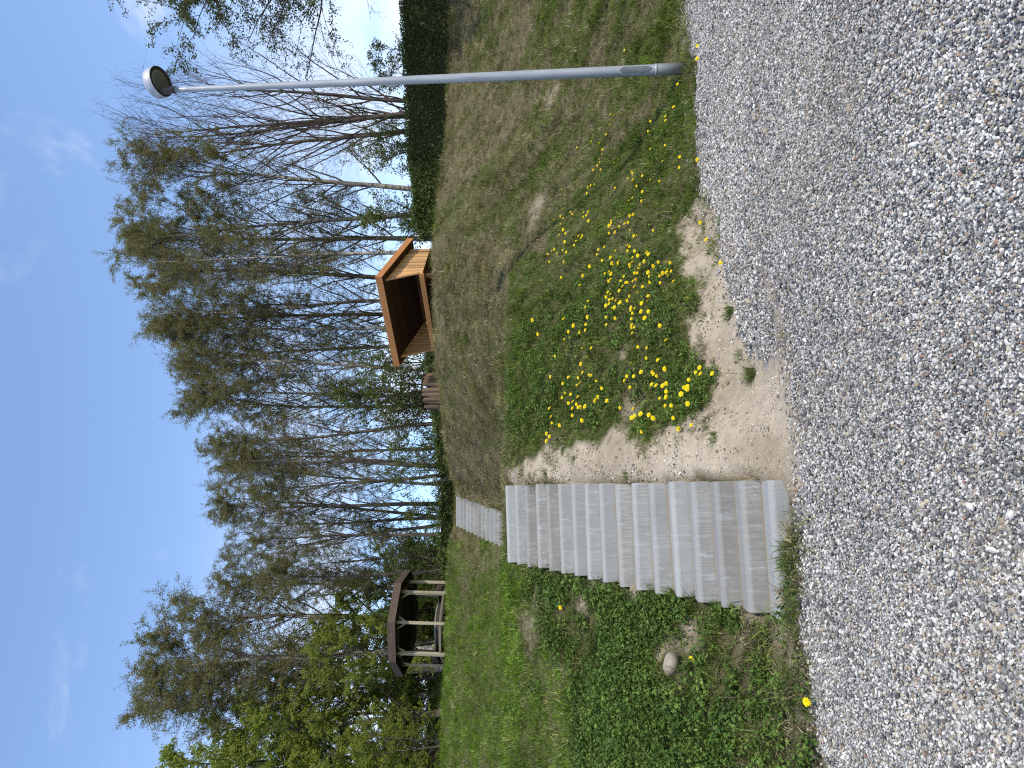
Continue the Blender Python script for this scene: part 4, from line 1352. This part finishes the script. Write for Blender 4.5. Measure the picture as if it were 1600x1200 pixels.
def weed_clump(seed, n, size, height, rad):
    """Low leafy weed: three-lobed leaves on short stalks."""
    rng = np.random.default_rng(seed)
    V, Q, T, rb = [], [], [], []
    for k in range(n):
        a = rng.uniform(0, 6.283); r = rad * math.sqrt(rng.uniform(0.02, 1))
        c = np.array([r * math.cos(a), r * math.sin(a), height * rng.uniform(0.35, 1.0) * (1 - 0.35 * r / rad)])
        tilt = rng.normal(0, 0.35, 2)
        nrm = np.array([0.5 * math.cos(a) * r / rad + tilt[0], 0.5 * math.sin(a) * r / rad + tilt[1], 1.0]); nrm /= np.linalg.norm(nrm)
        ref = np.array([math.cos(a + rng.normal(0, 0.6)), math.sin(a + rng.normal(0, 0.6)), 0])
        f = ref - nrm * ref.dot(nrm); f /= np.linalg.norm(f)
        s_ = np.cross(nrm, f)
        sz = size * rng.uniform(0.6, 1.3)
        val = rng.uniform(0, 1)
        for q in (-1.0, 0.0, 1.0):
            d = f * math.cos(q) + s_ * math.sin(q); e_ = np.cross(nrm, d)
            l_ = sz * (1.0 if q == 0 else 0.8)
            i0 = len(V)
            V += [c, c + d * l_ * 0.5 + e_ * l_ * 0.30 - nrm * l_ * 0.06, c + d * l_ - nrm * l_ * 0.18, c + d * l_ * 0.5 - e_ * l_ * 0.30 - nrm * l_ * 0.06, c + d * l_ * 0.5 + nrm * l_ * 0.03]
            T += [[i0, i0 + 4, i0 + 1], [i0 + 1, i0 + 4, i0 + 2], [i0, i0 + 3, i0 + 4], [i0 + 3, i0 + 2, i0 + 4]]
            rb += [val] * 5
        i0 = len(V)
        foot = np.array([c[0] * 0.3, c[1] * 0.3, -0.01])
        V += [foot - s_ * 0.0015, foot + s_ * 0.0015, c]
        T.append([i0, i0 + 1, i0 + 2]); rb += [val * 0.6] * 3
    me = mesh_np('weed_clump', V, Q if Q else None, T, mats=[M['weed']])
    fattr(me, 'rb', rb)
    return me


def stone_mesh(seed, sub=1):
    rng = np.random.default_rng(seed)
    bm = bmesh.new(); bmesh.ops.create_icosphere(bm, subdivisions=sub, radius=1.0)
    ax = np.array([rng.uniform(0.85, 1.35), rng.uniform(0.7, 1.0), rng.uniform(0.5, 0.8)])
    cuts = norm(rng.normal(0, 1, (7, 3))); dd = rng.uniform(0.62, 0.95, 7)
    for v in bm.verts:
        p = np.array(v.co)
        for c, d_ in zip(cuts, dd):
            k = p.dot(c)
            if k > d_: p = p - c * (k - d_)
        p = p * ax * (1 + rng.normal(0, 0.03))
        v.co = p
    return bm_mesh('stone', bm, M['stone'], False)


def jgrid(rng, x0, x1, y0, y1, s):
    nx_, ny_ = int((x1 - x0) / s), int((y1 - y0) / s)
    gx_, gy_ = np.meshgrid(np.arange(nx_), np.arange(ny_))
    x = x0 + (gx_ + 0.5 + rng.uniform(-0.45, 0.45, gx_.shape)) * s
    y = y0 + (gy_ + 0.5 + rng.uniform(-0.45, 0.45, gx_.shape)) * s
    return x.ravel(), y.ravel()


def in_view(x, y, z, mx=60, my=90):
    px, py = proj(x, y, z)
    return (px > -mx) & (px < 1600 + mx) & (py > -my) & (py < 1200 + my)


# ---- gravel
rg = np.random.default_rng(41)
bands = [(2.25, 3.6, 0.0128), (3.6, 5.2, 0.0142), (5.2, 7.6, 0.0168), (7.6, 13.4, 0.0222)]
GXs, GYs, GS_, OS_ = [], [], [], []
for y0, y1, s in bands:
    hw = y1 * 0.56 + 0.1
    x, y = jgrid(rg, -hw, hw, y0, y1, s)
    z = TZ(x, y)
    keep = in_view(x, y, z)
    x, y, z = x[keep], y[keep], z[keep]
    Rr_ = regions(x, y, z)
    # the stones thin out over the sand and stray a little into the grass edge
    thin = fbm(x * 5, y * 5, 88)
    ux, uy = Rr_['px'], Rr_['py']
    wash = np.exp(-(((ux - (1194 + (uy - 417) * 0.28)) / 17.0) ** 2)) * sstep(350, 440, uy) * sstep(600, 560, uy)
    pr = np.where(Rr_['gravel'], 1.0 - 0.85 * wash, 0.0)
    pr = np.where(Rr_['sand'], 0.05 + 0.30 * sstep(0.45, 0.7, thin), pr)
    lx = inpoly(ux - 9, uy, GRAVEL) | inpoly(ux + 16, uy, GRAVEL)
    l1, l2 = inpoly(ux + 7, uy - 4, GRAVEL), inpoly(ux + 18, uy - 9, GRAVEL)
    fr = Rr_['sand'] & l2
    pr = np.where(fr, np.where(l1, 0.55, 0.22) * (0.4 + 1.2 * thin), pr)
    pr = np.where(~Rr_['gravel'] & ~Rr_['sand'] & lx & (ux > 1040), 0.28, pr)
    k = rg.uniform(0, 1, len(x)) < pr
    GXs.append(x[k]); GYs.append(y[k]); GS_.append(np.full(k.sum(), s)); OS_.append((Rr_['sand'] & ~fr)[k])
x, y, s = map(np.concatenate, (GXs, GYs, GS_))
n = len(x)
size = s * 0.52 * np.exp(rg.normal(0, 0.24, n)); size = np.clip(size, 0.004, 0.021)
big = rg.uniform(0, 1, n) < 0.02; size[big] *= 1.5
zoff = rg.uniform(0.0, 0.8, n)
pal = np.array([(0.66, 0.65, 0.62), (0.54, 0.535, 0.52), (0.42, 0.415, 0.405), (0.28, 0.28, 0.28), (0.17, 0.172, 0.18), (0.095, 0.098, 0.105), (0.05, 0.052, 0.058), (0.37, 0.32, 0.245), (0.27, 0.22, 0.16), (0.27, 0.17, 0.125), (0.36, 0.37, 0.33)])
ci_ = rg.choice(len(pal), n, p=np.array([0.12, 0.10, 0.12, 0.13, 0.14, 0.12, 0.08, 0.09, 0.06, 0.01, 0.03]))
col = pal[ci_] ** 0.95 * rg.uniform(0.74, 0.99, (n, 1)) * np.array([1.03, 0.99, 0.93])
dust = sstep(0.40, 0.70, fbm(x * 0.55 + 3, y * 0.55, 111))[:, None]
col = col * (0.75 + 0.44 * fbm(x * 0.8, y * 0.8, 112)[:, None])
col = col * (1 - 0.22 * dust) + np.array([0.27, 0.235, 0.18]) * 0.22 * dust
size = size * (0.96 + 0.3 * fbm(x * 0.7, y * 0.7, 113))
onsand = np.concatenate(OS_)
crumb = onsand & (rg.uniform(0, 1, n) < 0.9)
cpal = np.array([(0.46, 0.39, 0.30), (0.36, 0.29, 0.21), (0.25, 0.19, 0.13), (0.16, 0.12, 0.085), (0.55, 0.50, 0.42)])
col[crumb] = (cpal[rg.integers(0, 5, n)] * rg.uniform(0.8, 1.1, (n, 1)))[crumb]
size[crumb] *= rg.uniform(0.45, 0.9, n)[crumb]
z = TZ(x, y) + size * np.where(onsand, 0.3, zoff)
rot = np.stack([rg.normal(0, 0.5, n), rg.normal(0, 0.5, n), rg.uniform(0, 6.28, n)], -1)
scl = size[:, None] * np.stack([rg.uniform(0.9, 1.25, n), rg.uniform(0.85, 1.1, n), rg.uniform(0.8, 1.15, n)], -1)
stones = proto_coll('gravel', [stone_mesh(500 + k, 2 if k < 5 else 1) for k in range(10)])
scatter('gravel', stones, np.stack([x, y, z], -1), rot, scl, rg.integers(0, 10, n), col)
print('gravel stones', n)

# ---- grass
TUFTS = [blade_tuft(600 + k, 15, 0.06, 0.13, 0.0055, 0.9, 0.05) for k in range(3)]           # 0-2 short upright
TUFTS += [blade_tuft(610 + k, 15, 0.11, 0.22, 0.0055, 1.3, 0.05, 0.25) for k in range(3)]    # 3-5 long arching
TUFTS += [blade_tuft(620 + k, 15, 0.08, 0.19, 0.005, 0.6, 0.08, 0.85) for k in range(3)]     # 6-8 lying thatch
tuft_c = proto_coll('grass', TUFTS)
WEEDS = [weed_clump(650 + k, 22, 0.024, 0.09, 0.085) for k in range(4)]
weed_c = proto_coll('weeds', WEEDS)
rgg = np.random.default_rng(91)


def stair_clear(x, y, extra=0.0):
    ok = np.ones(len(x), bool)
    for S in STAIRS:
        rx, ry = x - S['c'][0], y - S['c'][1]
        s_ = rx * S['d'][0] + ry * S['d'][1]; w_ = rx * S['r'][0] + ry * S['r'][1]
        ok &= ~((np.abs(w_) < S['w'] / 2 + extra) & (s_ > -0.03) & (s_ < S['n'] * S['tread'] + 0.1))
    # inside of the timber shelter floor
    wx, wy = x - O[0], y - O[1]
    ca, sa = math.cos(ang), math.sin(ang)
    lx_, ly_ = wx * ca + wy * sa, (-wx * sa + wy * ca) * FLIP
    ok &= ~((lx_ > -0.02) & (lx_ < SL + 0.02) & (ly_ > -0.03) & (ly_ < D + 0.03))
    return ok


GPx, GPy = [], []
for y0, y1, s in [(5.0, 9, 0.060), (9, 14, 0.068), (14, 20, 0.082), (20, 29, 0.115), (29, 42, 0.20)]:
    hw = y1 * 0.54 + 0.4
    x, y = jgrid(rgg, -hw, hw, y0, y1, s)
    k = in_view(x, y, TZ(x, y), 40, 60)
    GPx.append(x[k]); GPy.append(y[k])
x, y = np.concatenate(GPx), np.concatenate(GPy)
z = TZ(x, y)
Rr_ = regions(x, y, z)
g = greenness(x, y, Rr_)
px, py = Rr_['px'], Rr_['py']
cov = fbm(x * 4, y * 4, 92)
pr = np.where(Rr_['gravel'], 0.0, 1.0)
pr = np.where(Rr_['sand'], 0.02 * sstep(0.62, 0.72, cov) * 3, pr)
rim = Rr_['sand'] & (inpoly(px - 16, py - 14, GREEN) | inpoly(px - 22, py, GREEN) | inpoly(px - 8, py - 26, GREEN))
pr = np.where(rim, 0.30 * sstep(0.35, 0.6, cov) + 0.06, pr)
pr = pr * (1 - 0.85 * Rr_['spot'])
g = g * (1 - 0.8 * (Rr_['spot'] > 0.15))
pr = np.where(Rr_['left'], pr * 0.7, pr)
pr = np.where(Rr_['dense'], pr * 0.85, pr)
lowl = Rr_['left'] & (px > 1130)
pr = np.where(lowl, np.clip(0.35 + 0.6 * sstep(0.35, 0.6, cov), 0, 1), pr)
strip = Rr_['sand'] & (px > 1062) & (py < 440)
pr = np.where(strip, 0.16 * sstep(0.40, 0.6, cov) * 2, pr)
g = np.where(lowl, g - 0.30, g)
k = (rgg.uniform(0, 1, len(x)) < pr) & stair_clear(x, y, 0.01)
x, y, z, g, px, py, cov = [a[k] for a in (x, y, z, g, px, py, cov)]
left = Rr_['left'][k]; dense = Rr_['dense'][k]; greenr = Rr_['green'][k]
n = len(x)
u = rgg.uniform(0, 1, n)
lie = rgg.uniform(0, 1, n) < np.clip(0.75 - 0.8 * g, 0.05, 0.75)
pick = np.where(lie, rgg.integers(6, 9, n), np.where(u < 0.30 + 0.25 * (g < 0.4), rgg.integers(3, 6, n), rgg.integers(0, 3, n)))
strawc = np.array([(0.36, 0.31, 0.19), (0.27, 0.24, 0.14), (0.20, 0.17, 0.09), (0.15, 0.13, 0.060), (0.145, 0.155, 0.055)])
greenc = np.array([(0.112, 0.162, 0.026), (0.138, 0.188, 0.033), (0.085, 0.128, 0.022), (0.185, 0.205, 0.062)])
brightc = np.array([(0.140, 0.228, 0.024), (0.170, 0.255, 0.034), (0.112, 0.190, 0.020), (0.26, 0.285, 0.10)])
isg = rgg.uniform(0, 1, n) < np.clip(g * 1.1 - 0.02, 0.03, 0.97)
lawn = (py > 845) & (px < 930) & ~left
col = np.where(isg[:, None], np.where(lawn[:, None], brightc[rgg.integers(0, 4, n)], greenc[rgg.integers(0, 4, n)]), strawc[rgg.integers(0, 5, n)])
stk = fbm((x - y) * 0.6, (x + y) * 2.6, 96, 3)
brown = sstep(0.45, 0.62, fbm(x * 0.7, y * 0.7, 97)) * sstep(840, 760, px) * sstep(330, 150, py)
col = col * (1 - 0.5 * brown[:, None]) + np.array([0.17, 0.125, 0.065]) * 0.5 * brown[:, None]
col = col * (0.62 + 0.76 * fbm(x * 2.2, y * 2.2, 95)[:, None]) * (0.55 + 0.9 * stk[:, None]) * rgg.uniform(0.85, 1.15, (n, 1))
# slope-following tilt: the thatch is combed downhill
rot = np.stack([rgg.normal(0.12, 0.18, n), rgg.normal(0, 0.18, n), rgg.uniform(0, 6.28, n)], -1)
sc = rgg.uniform(0.65, 1.2, n) * (1 + 0.035 * np.maximum(y - 10, 0))
sc = np.where(lawn, sc * 0.95, sc)
edge = (px > 985) & (py < 330)
sc = np.where(edge & isg, sc * 1.15, sc)
sc = sc * (0.45 + 1.2 * fbm(x * 3.6, y * 3.6, 98)) * np.where(rgg.uniform(0, 1, n) < 0.06, 1.5, 1.0)
scl = sc[:, None] * np.stack([np.ones(n), np.ones(n), np.ones(n)], -1)
scatter('grass', tuft_c, np.stack([x, y, z], -1), rot, scl, pick, col)
print('grass tufts', n)

# ---- leafy weeds on the banks
GPx, GPy = [], []
for y0, y1, s in [(5.2, 9, 0.062), (9, 15, 0.072)]:
    hw = y1 * 0.54 + 0.4
    x, y = jgrid(rgg, -hw, hw, y0, y1, s)
    k = in_view(x, y, TZ(x, y), 40, 60)
    GPx.append(x[k]); GPy.append(y[k])
x, y = np.concatenate(GPx), np.concatenate(GPy)
z = TZ(x, y)
Rr_ = regions(x, y, z)
cov = fbm(x * 2.2, y * 2.2, 102)
px, py = Rr_['px'], Rr_['py']
pr = np.zeros(len(x))
pr = np.where(Rr_['green'], 0.30 * sstep(0.45, 0.6, cov), pr)
pr = np.where(Rr_['dense'], 0.55 + 0.4 * sstep(0.35, 0.6, cov), pr)
pr = np.where(Rr_['left'], 0.35 + 0.65 * sstep(0.30, 0.5, cov), pr)
pr = np.where(Rr_['left'] & (px > 1160), 0.40 * sstep(0.45, 0.62, cov), pr)
pr = np.where((py > 840) & (px < 930) & (px > 740) & ~Rr_['left'], 0.22 * sstep(0.45, 0.6, cov), pr)
pr = np.where(Rr_['left'] & (px > 1120), np.maximum(pr, 0.18), pr)
pr = np.where(Rr_['gravel'] | Rr_['sand'], 0, pr) * (1 - Rr_['spot'])
pr = np.where(Rr_['sand'] & (px > 1062) & (py < 440) & (py > 235), 0.22 * sstep(0.45, 0.6, cov), pr)
pr = np.where((np.abs(px - 1052) < 26) & (np.abs(py - 1036) < 30), 0, pr)
k = (rgg.uniform(0, 1, len(x)) < pr) & stair_clear(x, y, 0.03)
x, y, z = x[k], y[k], z[k]
n = len(x)
wc = np.array([(0.078, 0.138, 0.024), (0.098, 0.164, 0.030), (0.060, 0.108, 0.020), (0.125, 0.182, 0.038)])
col = wc[rgg.integers(0, 4, n)] * (0.8 + 0.4 * fbm(x * 1.7, y * 1.7, 105)[:, None]) * rgg.uniform(0.85, 1.15, (n, 1))
rot = np.stack([rgg.normal(0.25, 0.2, n), rgg.normal(0, 0.2, n), rgg.uniform(0, 6.28, n)], -1)
sc = rgg.uniform(0.75, 1.3, n)
scatter('weeds', weed_c, np.stack([x, y, z], -1), rot, np.stack([sc, sc, sc * rgg.uniform(0.7, 1.4, n) * np.where(Rr_['left'][k], 1.35, 0.8)], -1), rgg.integers(0, 4, n), col)
print('weed clumps', n)


# ------------------------------------------------------------------ single tufts on the sand and at the foot of the steps
def real_tuft(seed, nb_, lmin, lmax, rad, colr):
    me = blade_tuft(seed, nb_, lmin, lmax, 0.006, 1.0, rad)
    m = MB('tuft_blade_%d' % seed, 0.6, 0.2)
    m.color(m.scale_col(colr, m.maprange(m.attr('rb', out='Fac'), 0, 1, 0.55, 1.4))).translucent(0.3, (1.05, 1.1, 0.7))
    me.materials.clear(); me.materials.append(m.m)
    return me


tg = (0.11, 0.155, 0.035)
for k, (ix, iy, dep0, nb_, lm, rad, lab) in enumerate([
    (1176, 585, None, 150, 0.20, 0.075, 'biggest dense green grass tuft standing alone on the sand by the gravel'),
    (1142, 490, None, 120, 0.17, 0.08, 'bushy grass tuft on the sand beneath the dense dandelion patch'),
    (1116, 684, None, 60, 0.13, 0.07, 'small spiky grass tuft on the bare sand near the steps'),
    (1104, 674, None, 40, 0.10, 0.07, 'thin pale grass tuft just uphill of the spiky one on the sand'),
    (1156, 556, None, 50, 0.12, 0.07, 'small leafy tuft uphill of the biggest tuft on the sand'),
    (978, 742, None, 40, 0.11, 0.05, 'lone tuft on the sandy slope close beside the middle of the steps'),
    (897, 718, None, 40, 0.12, 0.05, 'lone tuft on the upper sandy slope left of the dandelions'),
    (853, 738, None, 50, 0.13, 0.06, 'tuft on the sand beside the top of the lower steps'),
    (880, 706, None, 36, 0.10, 0.05, 'tuft at the upper rim of the bare sand below the dandelions'),
    (1122, 408, None, 60, 0.13, 0.10, 'grass tuft on the gravel edge under a single dandelion'),
    (1127, 345, None, 40, 0.10, 0.06, 'upright green tuft growing out of the gravel edge'),
    (1136, 298, None, 24, 0.07, 0.05, 'tiny tuft out on the gravel near the sand'),
    (1100, 362, None, 60, 0.12, 0.10, 'low leafy tuft around the orange dandelion on the sand'),
    (1230, 832, None, 170, 0.21, 0.11, 'long grass tuft in front of the right part of the bottom step'),
    (1236, 878, None, 190, 0.21, 0.13, 'thick grass tuft in front of the middle of the bottom step'),
    (1242, 932, None, 120, 0.15, 0.12, 'grass tuft in front of the left end of the bottom step'),
    (1130, 962, None, 90, 0.24, 0.09, 'long bent grass tuft hanging beside the left end of the lower steps'),
    (1052, 935, None, 80, 0.22, 0.09, 'spreading grass tuft at the left ends of the middle steps'),
    (1085, 948, None, 80, 0.22, 0.09, 'arching grass tuft at the left ends of the steps below the middle'),
    (1082, 1034, None, 26, 0.22, 0.04, 'rosette of long thin blades round the dandelion beside the pale stone'),
    (1198, 1148, None, 18, 0.30, 0.04, 'few long pale green blades low on the leafy left bank'),
]):
    # walk the sight line to the ground
    ds = np.linspace(4.5, 16, 1200)
    pts_ = np.array([P(ix, iy, dd_) for dd_ in ds])
    hit = np.argmax(TZ(pts_[:, 0], ds) >= pts_[:, 2])
    gp = pts_[hit]
    tme = real_tuft(700 + k, nb_, lm * 0.45, lm, rad, tg if k % 3 else (0.13, 0.165, 0.045))
    o = link('grass_tuft', tme, loc=(gp[0], gp[1], float(TZ(gp[0], gp[1])) - 0.005), label=lab, cat='grass tuft')
    o.rotation_euler = (0.1, 0, k * 1.3)


def ground_hit(ix, iy):
    ds = np.linspace(4.0, 26, 2600)
    a, b = (600 - iy) / 1200.0, (800 - ix) / 1200.0
    t = ds / (CP - b * SP)
    xs, zs = a * t, EYE + t * (SP + b * CP)
    h = TZ(xs, ds) >= zs
    i = int(np.argmax(h))
    return np.array([xs[i], ds[i], zs[i]])


# pale stone on the left bank
gp = ground_hit(1058, 1037)
bm = bmesh.new(); bmesh.ops.create_icosphere(bm, subdivisions=3, radius=1.0)
rs = np.random.default_rng(9)
for v in bm.verts:
    p = np.array(v.co)
    f = 1 + 0.10 * math.sin(3.1 * p[0] + 1) * math.cos(2.7 * p[2]) + 0.05 * math.sin(6 * p[1] + 2 * p[0])
    v.co = p * f * np.array([0.115, 0.085, 0.075])
o = link('field_stone', bm_mesh('field_stone', bm, M['fieldstone'], True), loc=gp + np.array([0, -0.02, 0.055]), label='pale rounded stone lying in the weeds left of the steps', cat='stone')
o.rotation_euler = (0.3, 0.08, 0.1)

# ------------------------------------------------------------------ dandelions, each an object of its own
C1 = '865,28 960,25 468,35 580,118 918,125 850,190L 420,212 345,210 150,245 118,277 240,320 252,335 535,325 725,312 825,318 870,292 935,303 955,325 1010,355 660,415 840,425 813,405 1070,430 945,460 150,412 222,425 392,462 688,478 655,545 743,537 722,575L 820,562L 768,615 803,620 850,648L 893,637L 820,655 765,675 1000,560L 1030,545 997,595 1120,608L 520,668 255,748 335,720 390,732 540,735 760,743 860,752L 625,827L 548,815 525,922L 497,932L 493,1020L 70,590 95,580 60,1015 75,655'
C2 = '370,25 470,38 465,103 580,188 650,205L 403,320L 338,318 262,345 238,383 295,437 305,215 530,293 567,283 543,320 520,410 567,402L 672,405L 625,468L 673,500L 600,550 670,562L 660,605 715,640 862,415L 890,430L 885,470L 813,543L 893,588L 980,258 1018,230L 1030,318 1138,293 910,330 55,608 185,622 325,650 340,708L 302,772L 397,760L 480,748L 527,768L 407,888 733,757 930,805'
C3 = '330,92 265,148 570,115 622,85 650,85 785,95L 745,90 880,12 530,195 590,210 550,207 760,225 680,140 410,340 725,405 480,507 570,592 240,665 240,600 983,365L 945,480 1038,665 1012,770 1035,880L 1018,932 870,990L 945,1068L 815,1055 1012,1037 765,1113 390,922L 455,1052L 495,1018 755,905 570,900 300,912 335,845'
C4 = '5,290L 183,58 113,95 310,95 95,155 160,182 253,172L 283,187 345,215L 342,245 275,250 268,278L 450,38 475,60 447,110 533,110L 577,115L 515,185 510,215 475,250 480,290 680,90 672,135 645,210L 690,175L 600,245 580,275 755,248L 812,222L 905,228 945,222 925,308 970,310 865,342L 828,365 905,390L 930,395 988,447L 695,343L 710,405 710,450 838,485 190,373 232,358 262,358L 225,440L 253,440 372,430 415,410 530,378 570,370 553,408 510,465 530,510L 450,485 425,490 400,522 355,560 625,537 575,570 695,597 255,585 220,578 205,617 240,643 280,645 310,677 453,655 475,615 375,703L 350,715 240,725 275,742 300,777L 197,765L 495,728L 495,800 535,755 610,742L 603,790L 682,728 700,770L 498,875 510,840 313,865L 205,880 210,935 650,922L 838,933L 498,960 530,972 500,998 510,1040 900,1175'
C5 = '465,78 625,30 722,38 760,102 755,170 720,225 725,258 650,340L 695,322 738,338 942,205 890,290 620,517 667,503 588,553 512,560 578,632 280,590 292,800 268,873 195,932 300,908 388,850 407,860 268,985 593,838 542,853 570,887 538,895 595,965L 862,935 858,1000 833,1025L 878,1040 835,1075 925,1045 957,1015 910,1090L 300,1065L 325,1065L 255,1115 320,1158L 525,1105L 480,1130 508,1150 455,1160 1095,350 1113,387 1052,437 1113,470 1155,520 910,550 1113,680 1068,735 1075,865L 1110,862 1118,898L 1060,943 1022,958 1080,1057 1163,1110L 1130,1135L'
C6 = '435,72 270,108 410,235 603,215L 603,297 168,440 265,487 377,490 175,600L 165,703 303,1040'
C7 = '305,123 850,508 812,745 600,780 732,820 570,880 725,885 160,805 197,803 155,908 112,990 550,950 720,1130'
dand = []
for txt, x0, y0, s in ((C1, 780, 540, 6.667), (C2, 940, 540, 6.667), (C3, 780, 380, 7.5), (C4, 920, 380, 7.5), (C5, 840, 220, 7.5), (C6, 980, 220, 7.5), (C7, 930, 60, 6.667)):
    for tok in txt.split():
        big = tok.endswith('L')
        a, b = tok.rstrip('L').split(',')
        dand.append((x0 + float(a) / s, y0 + float(b) / s, big))
uniq = []
for d_ in dand:
    if all(abs(d_[0] - e_[0]) + abs(d_[1] - e_[1]) > 2.2 for e_ in uniq): uniq.append(d_)
uniq.sort(key=lambda t: (not t[2], -t[0]))
uniq = uniq[:288]
SPECIAL = [
    (1259.8, 1094, 'single open dandelion at the gravel edge below the left bank'),
    (1080.4, 1029, 'dandelion beside the pale stone on the left bank'),
    (1103.4, 375, 'wide orange yellow dandelion on the sand at the gravel edge'),
    (1125.5, 411, 'dandelion standing in the tuft at the gravel edge beside the sand'),
    (1094, 347, 'dandelion leaning over the sand just uphill of the wide orange one'),
    (1060.4, 669, 'dandelion lying alone on the sand at the foot of the dandelion patch'),
    (1089.5, 72, 'dandelion at the gravel edge just right of the lamp foot'),
    (1089, 92, 'dandelion at the gravel edge touching the lamp foot'),
    (1089, 249, 'dandelion between lamp and sand where the turf meets the gravel'),
    (1074.7, 467, 'dandelion at the lower right corner of the dense patch above the sand'),
    (876, 948, 'small dandelion on the weedy bank left of the upper part of the lower steps'),
]
m = MB('dandelion_petal', 0.6, 0.2); m.color(m.mix(m.noise(m.coord('Object'), 60, 2), (0.85, 0.62, 0.006), (0.90, 0.74, 0.02))).translucent(0.25, (1, 1, 0.6)); M['petal'] = m.m
M['stalk'] = simple('dandelion_stalk', (0.13, 0.17, 0.05), 0.6, 0.2)


def dandelion_mesh(seed, stalk):
    rng = np.random.default_rng(seed)
    bm = bmesh.new()
    R_ = 0.0215
    lean = np.array([rng.normal(0, 0.12), -0.10 + rng.normal(0, 0.1), 1.0]); lean /= np.linalg.norm(lean)
    topc = Vector(lean * stalk)
    nz = Vector((rng.normal(0.2, 0.25), -0.85 + rng.normal(0, 0.25), 1)).normalized()
    ux = nz.orthogonal().normalized(); uy = nz.cross(ux)
    for ring_, (nr, r1, zt) in enumerate(((15, 1.0, 0.003), (12, 0.72, 0.007), (7, 0.40, 0.010))):
        for k in range(nr):
            a = 2 * math.pi * (k + rng.uniform(-0.2, 0.2)) / nr + ring_
            d = ux * math.cos(a) + uy * math.sin(a); e_ = nz.cross(d)
            l_ = R_ * r1 * rng.uniform(0.88, 1.1); w_ = 0.0042
            c0 = topc + nz * (zt * 0.4)
            vs2 = [bm.verts.new(c0), bm.verts.new(topc + d * l_ * 0.7 + e_ * w_ + nz * zt), bm.verts.new(topc + d * l_ + nz * zt * 0.9), bm.verts.new(topc + d * l_ * 0.7 - e_ * w_ + nz * zt)]
            f = bm.faces.new(vs2); f.material_index = 0
    nfl = len(bm.faces)
    bm_tube(bm, [(0, 0, -0.02), Vector(lean * stalk * 0.5) + Vector((0.004, 0.003, 0)), topc], [0.0025, 0.0022, 0.0022], 4)
    bm_tube(bm, [topc - nz * 0.010, topc - nz * 0.001], [0.004, 0.0075], 6)
    bm.faces.ensure_lookup_table()
    for f in bm.faces[nfl:]: f.material_index = 1
    return bm_mesh('dandelion', bm, [M['petal'], M['stalk']])


STK = [0.14 + 0.018 * (k % 5) for k in range(10)] + [0.04, 0.05]
DM = [dandelion_mesh(800 + k, h_) for k, h_ in enumerate(STK)]
rd = np.random.default_rng(55)


def put_dandelion(ix, iy, big, label, group):
    k = int(rd.integers(0, 10)) if group else int(rd.integers(10, 12))
    # find the foot so that the flower (a stalk's height above it) lies on the sight line
    ds = np.linspace(4.6, 24, 2400)
    a, b = (600 - iy) / 1200.0, (800 - ix) / 1200.0
    t = ds / (CP - b * SP)
    xs, zs = a * t, EYE + t * (SP + b * CP)
    sc_ = rd.uniform(1.25, 1.6) if big else rd.uniform(0.98, 1.3)
    i = int(np.argmax(TZ(xs, ds) + STK[k] * sc_ >= zs))
    o = link('dandelion', DM[k], loc=(xs[i], ds[i], float(TZ(xs[i], ds[i]))), label=label, cat='dandelion', group=group)
    o.rotation_euler = (0, 0, rd.uniform(-0.6, 0.6)); o.scale = (sc_, sc_, sc_)
    return o


for ix, iy, lab in SPECIAL: put_dandelion(ix, iy, True, lab, None)
ZONES = [
    (lambda a, b: b < 235, 'on the thin turf beside the lamp'),
    (lambda a, b: b < 385, 'scattered on the right part of the green bank, away from the steps'),
    (lambda a, b: a > 985 and b > 560, 'in the leafy clump at the sandy tip of the bank'),
    (lambda a, b: a > 985, 'in the dense grass of the bank just above the sand'),
    (lambda a, b: a < 850, 'along the upper rim of the green bank'),
    (lambda a, b: b > 600, 'at the side of the bank facing the steps'),
    (lambda a, b: True, 'in the middle of the flowering green bank'),
]
for ix, iy, big in uniq:
    zone = next(t for f, t in ZONES if f(ix, iy))
    lead = 'open dandelion ' if big else 'small dandelion '
    put_dandelion(ix, iy, big, lead + zone, ('open dandelions ' if big else 'small dandelions ') + zone)
print('objects', len(bpy.data.objects))
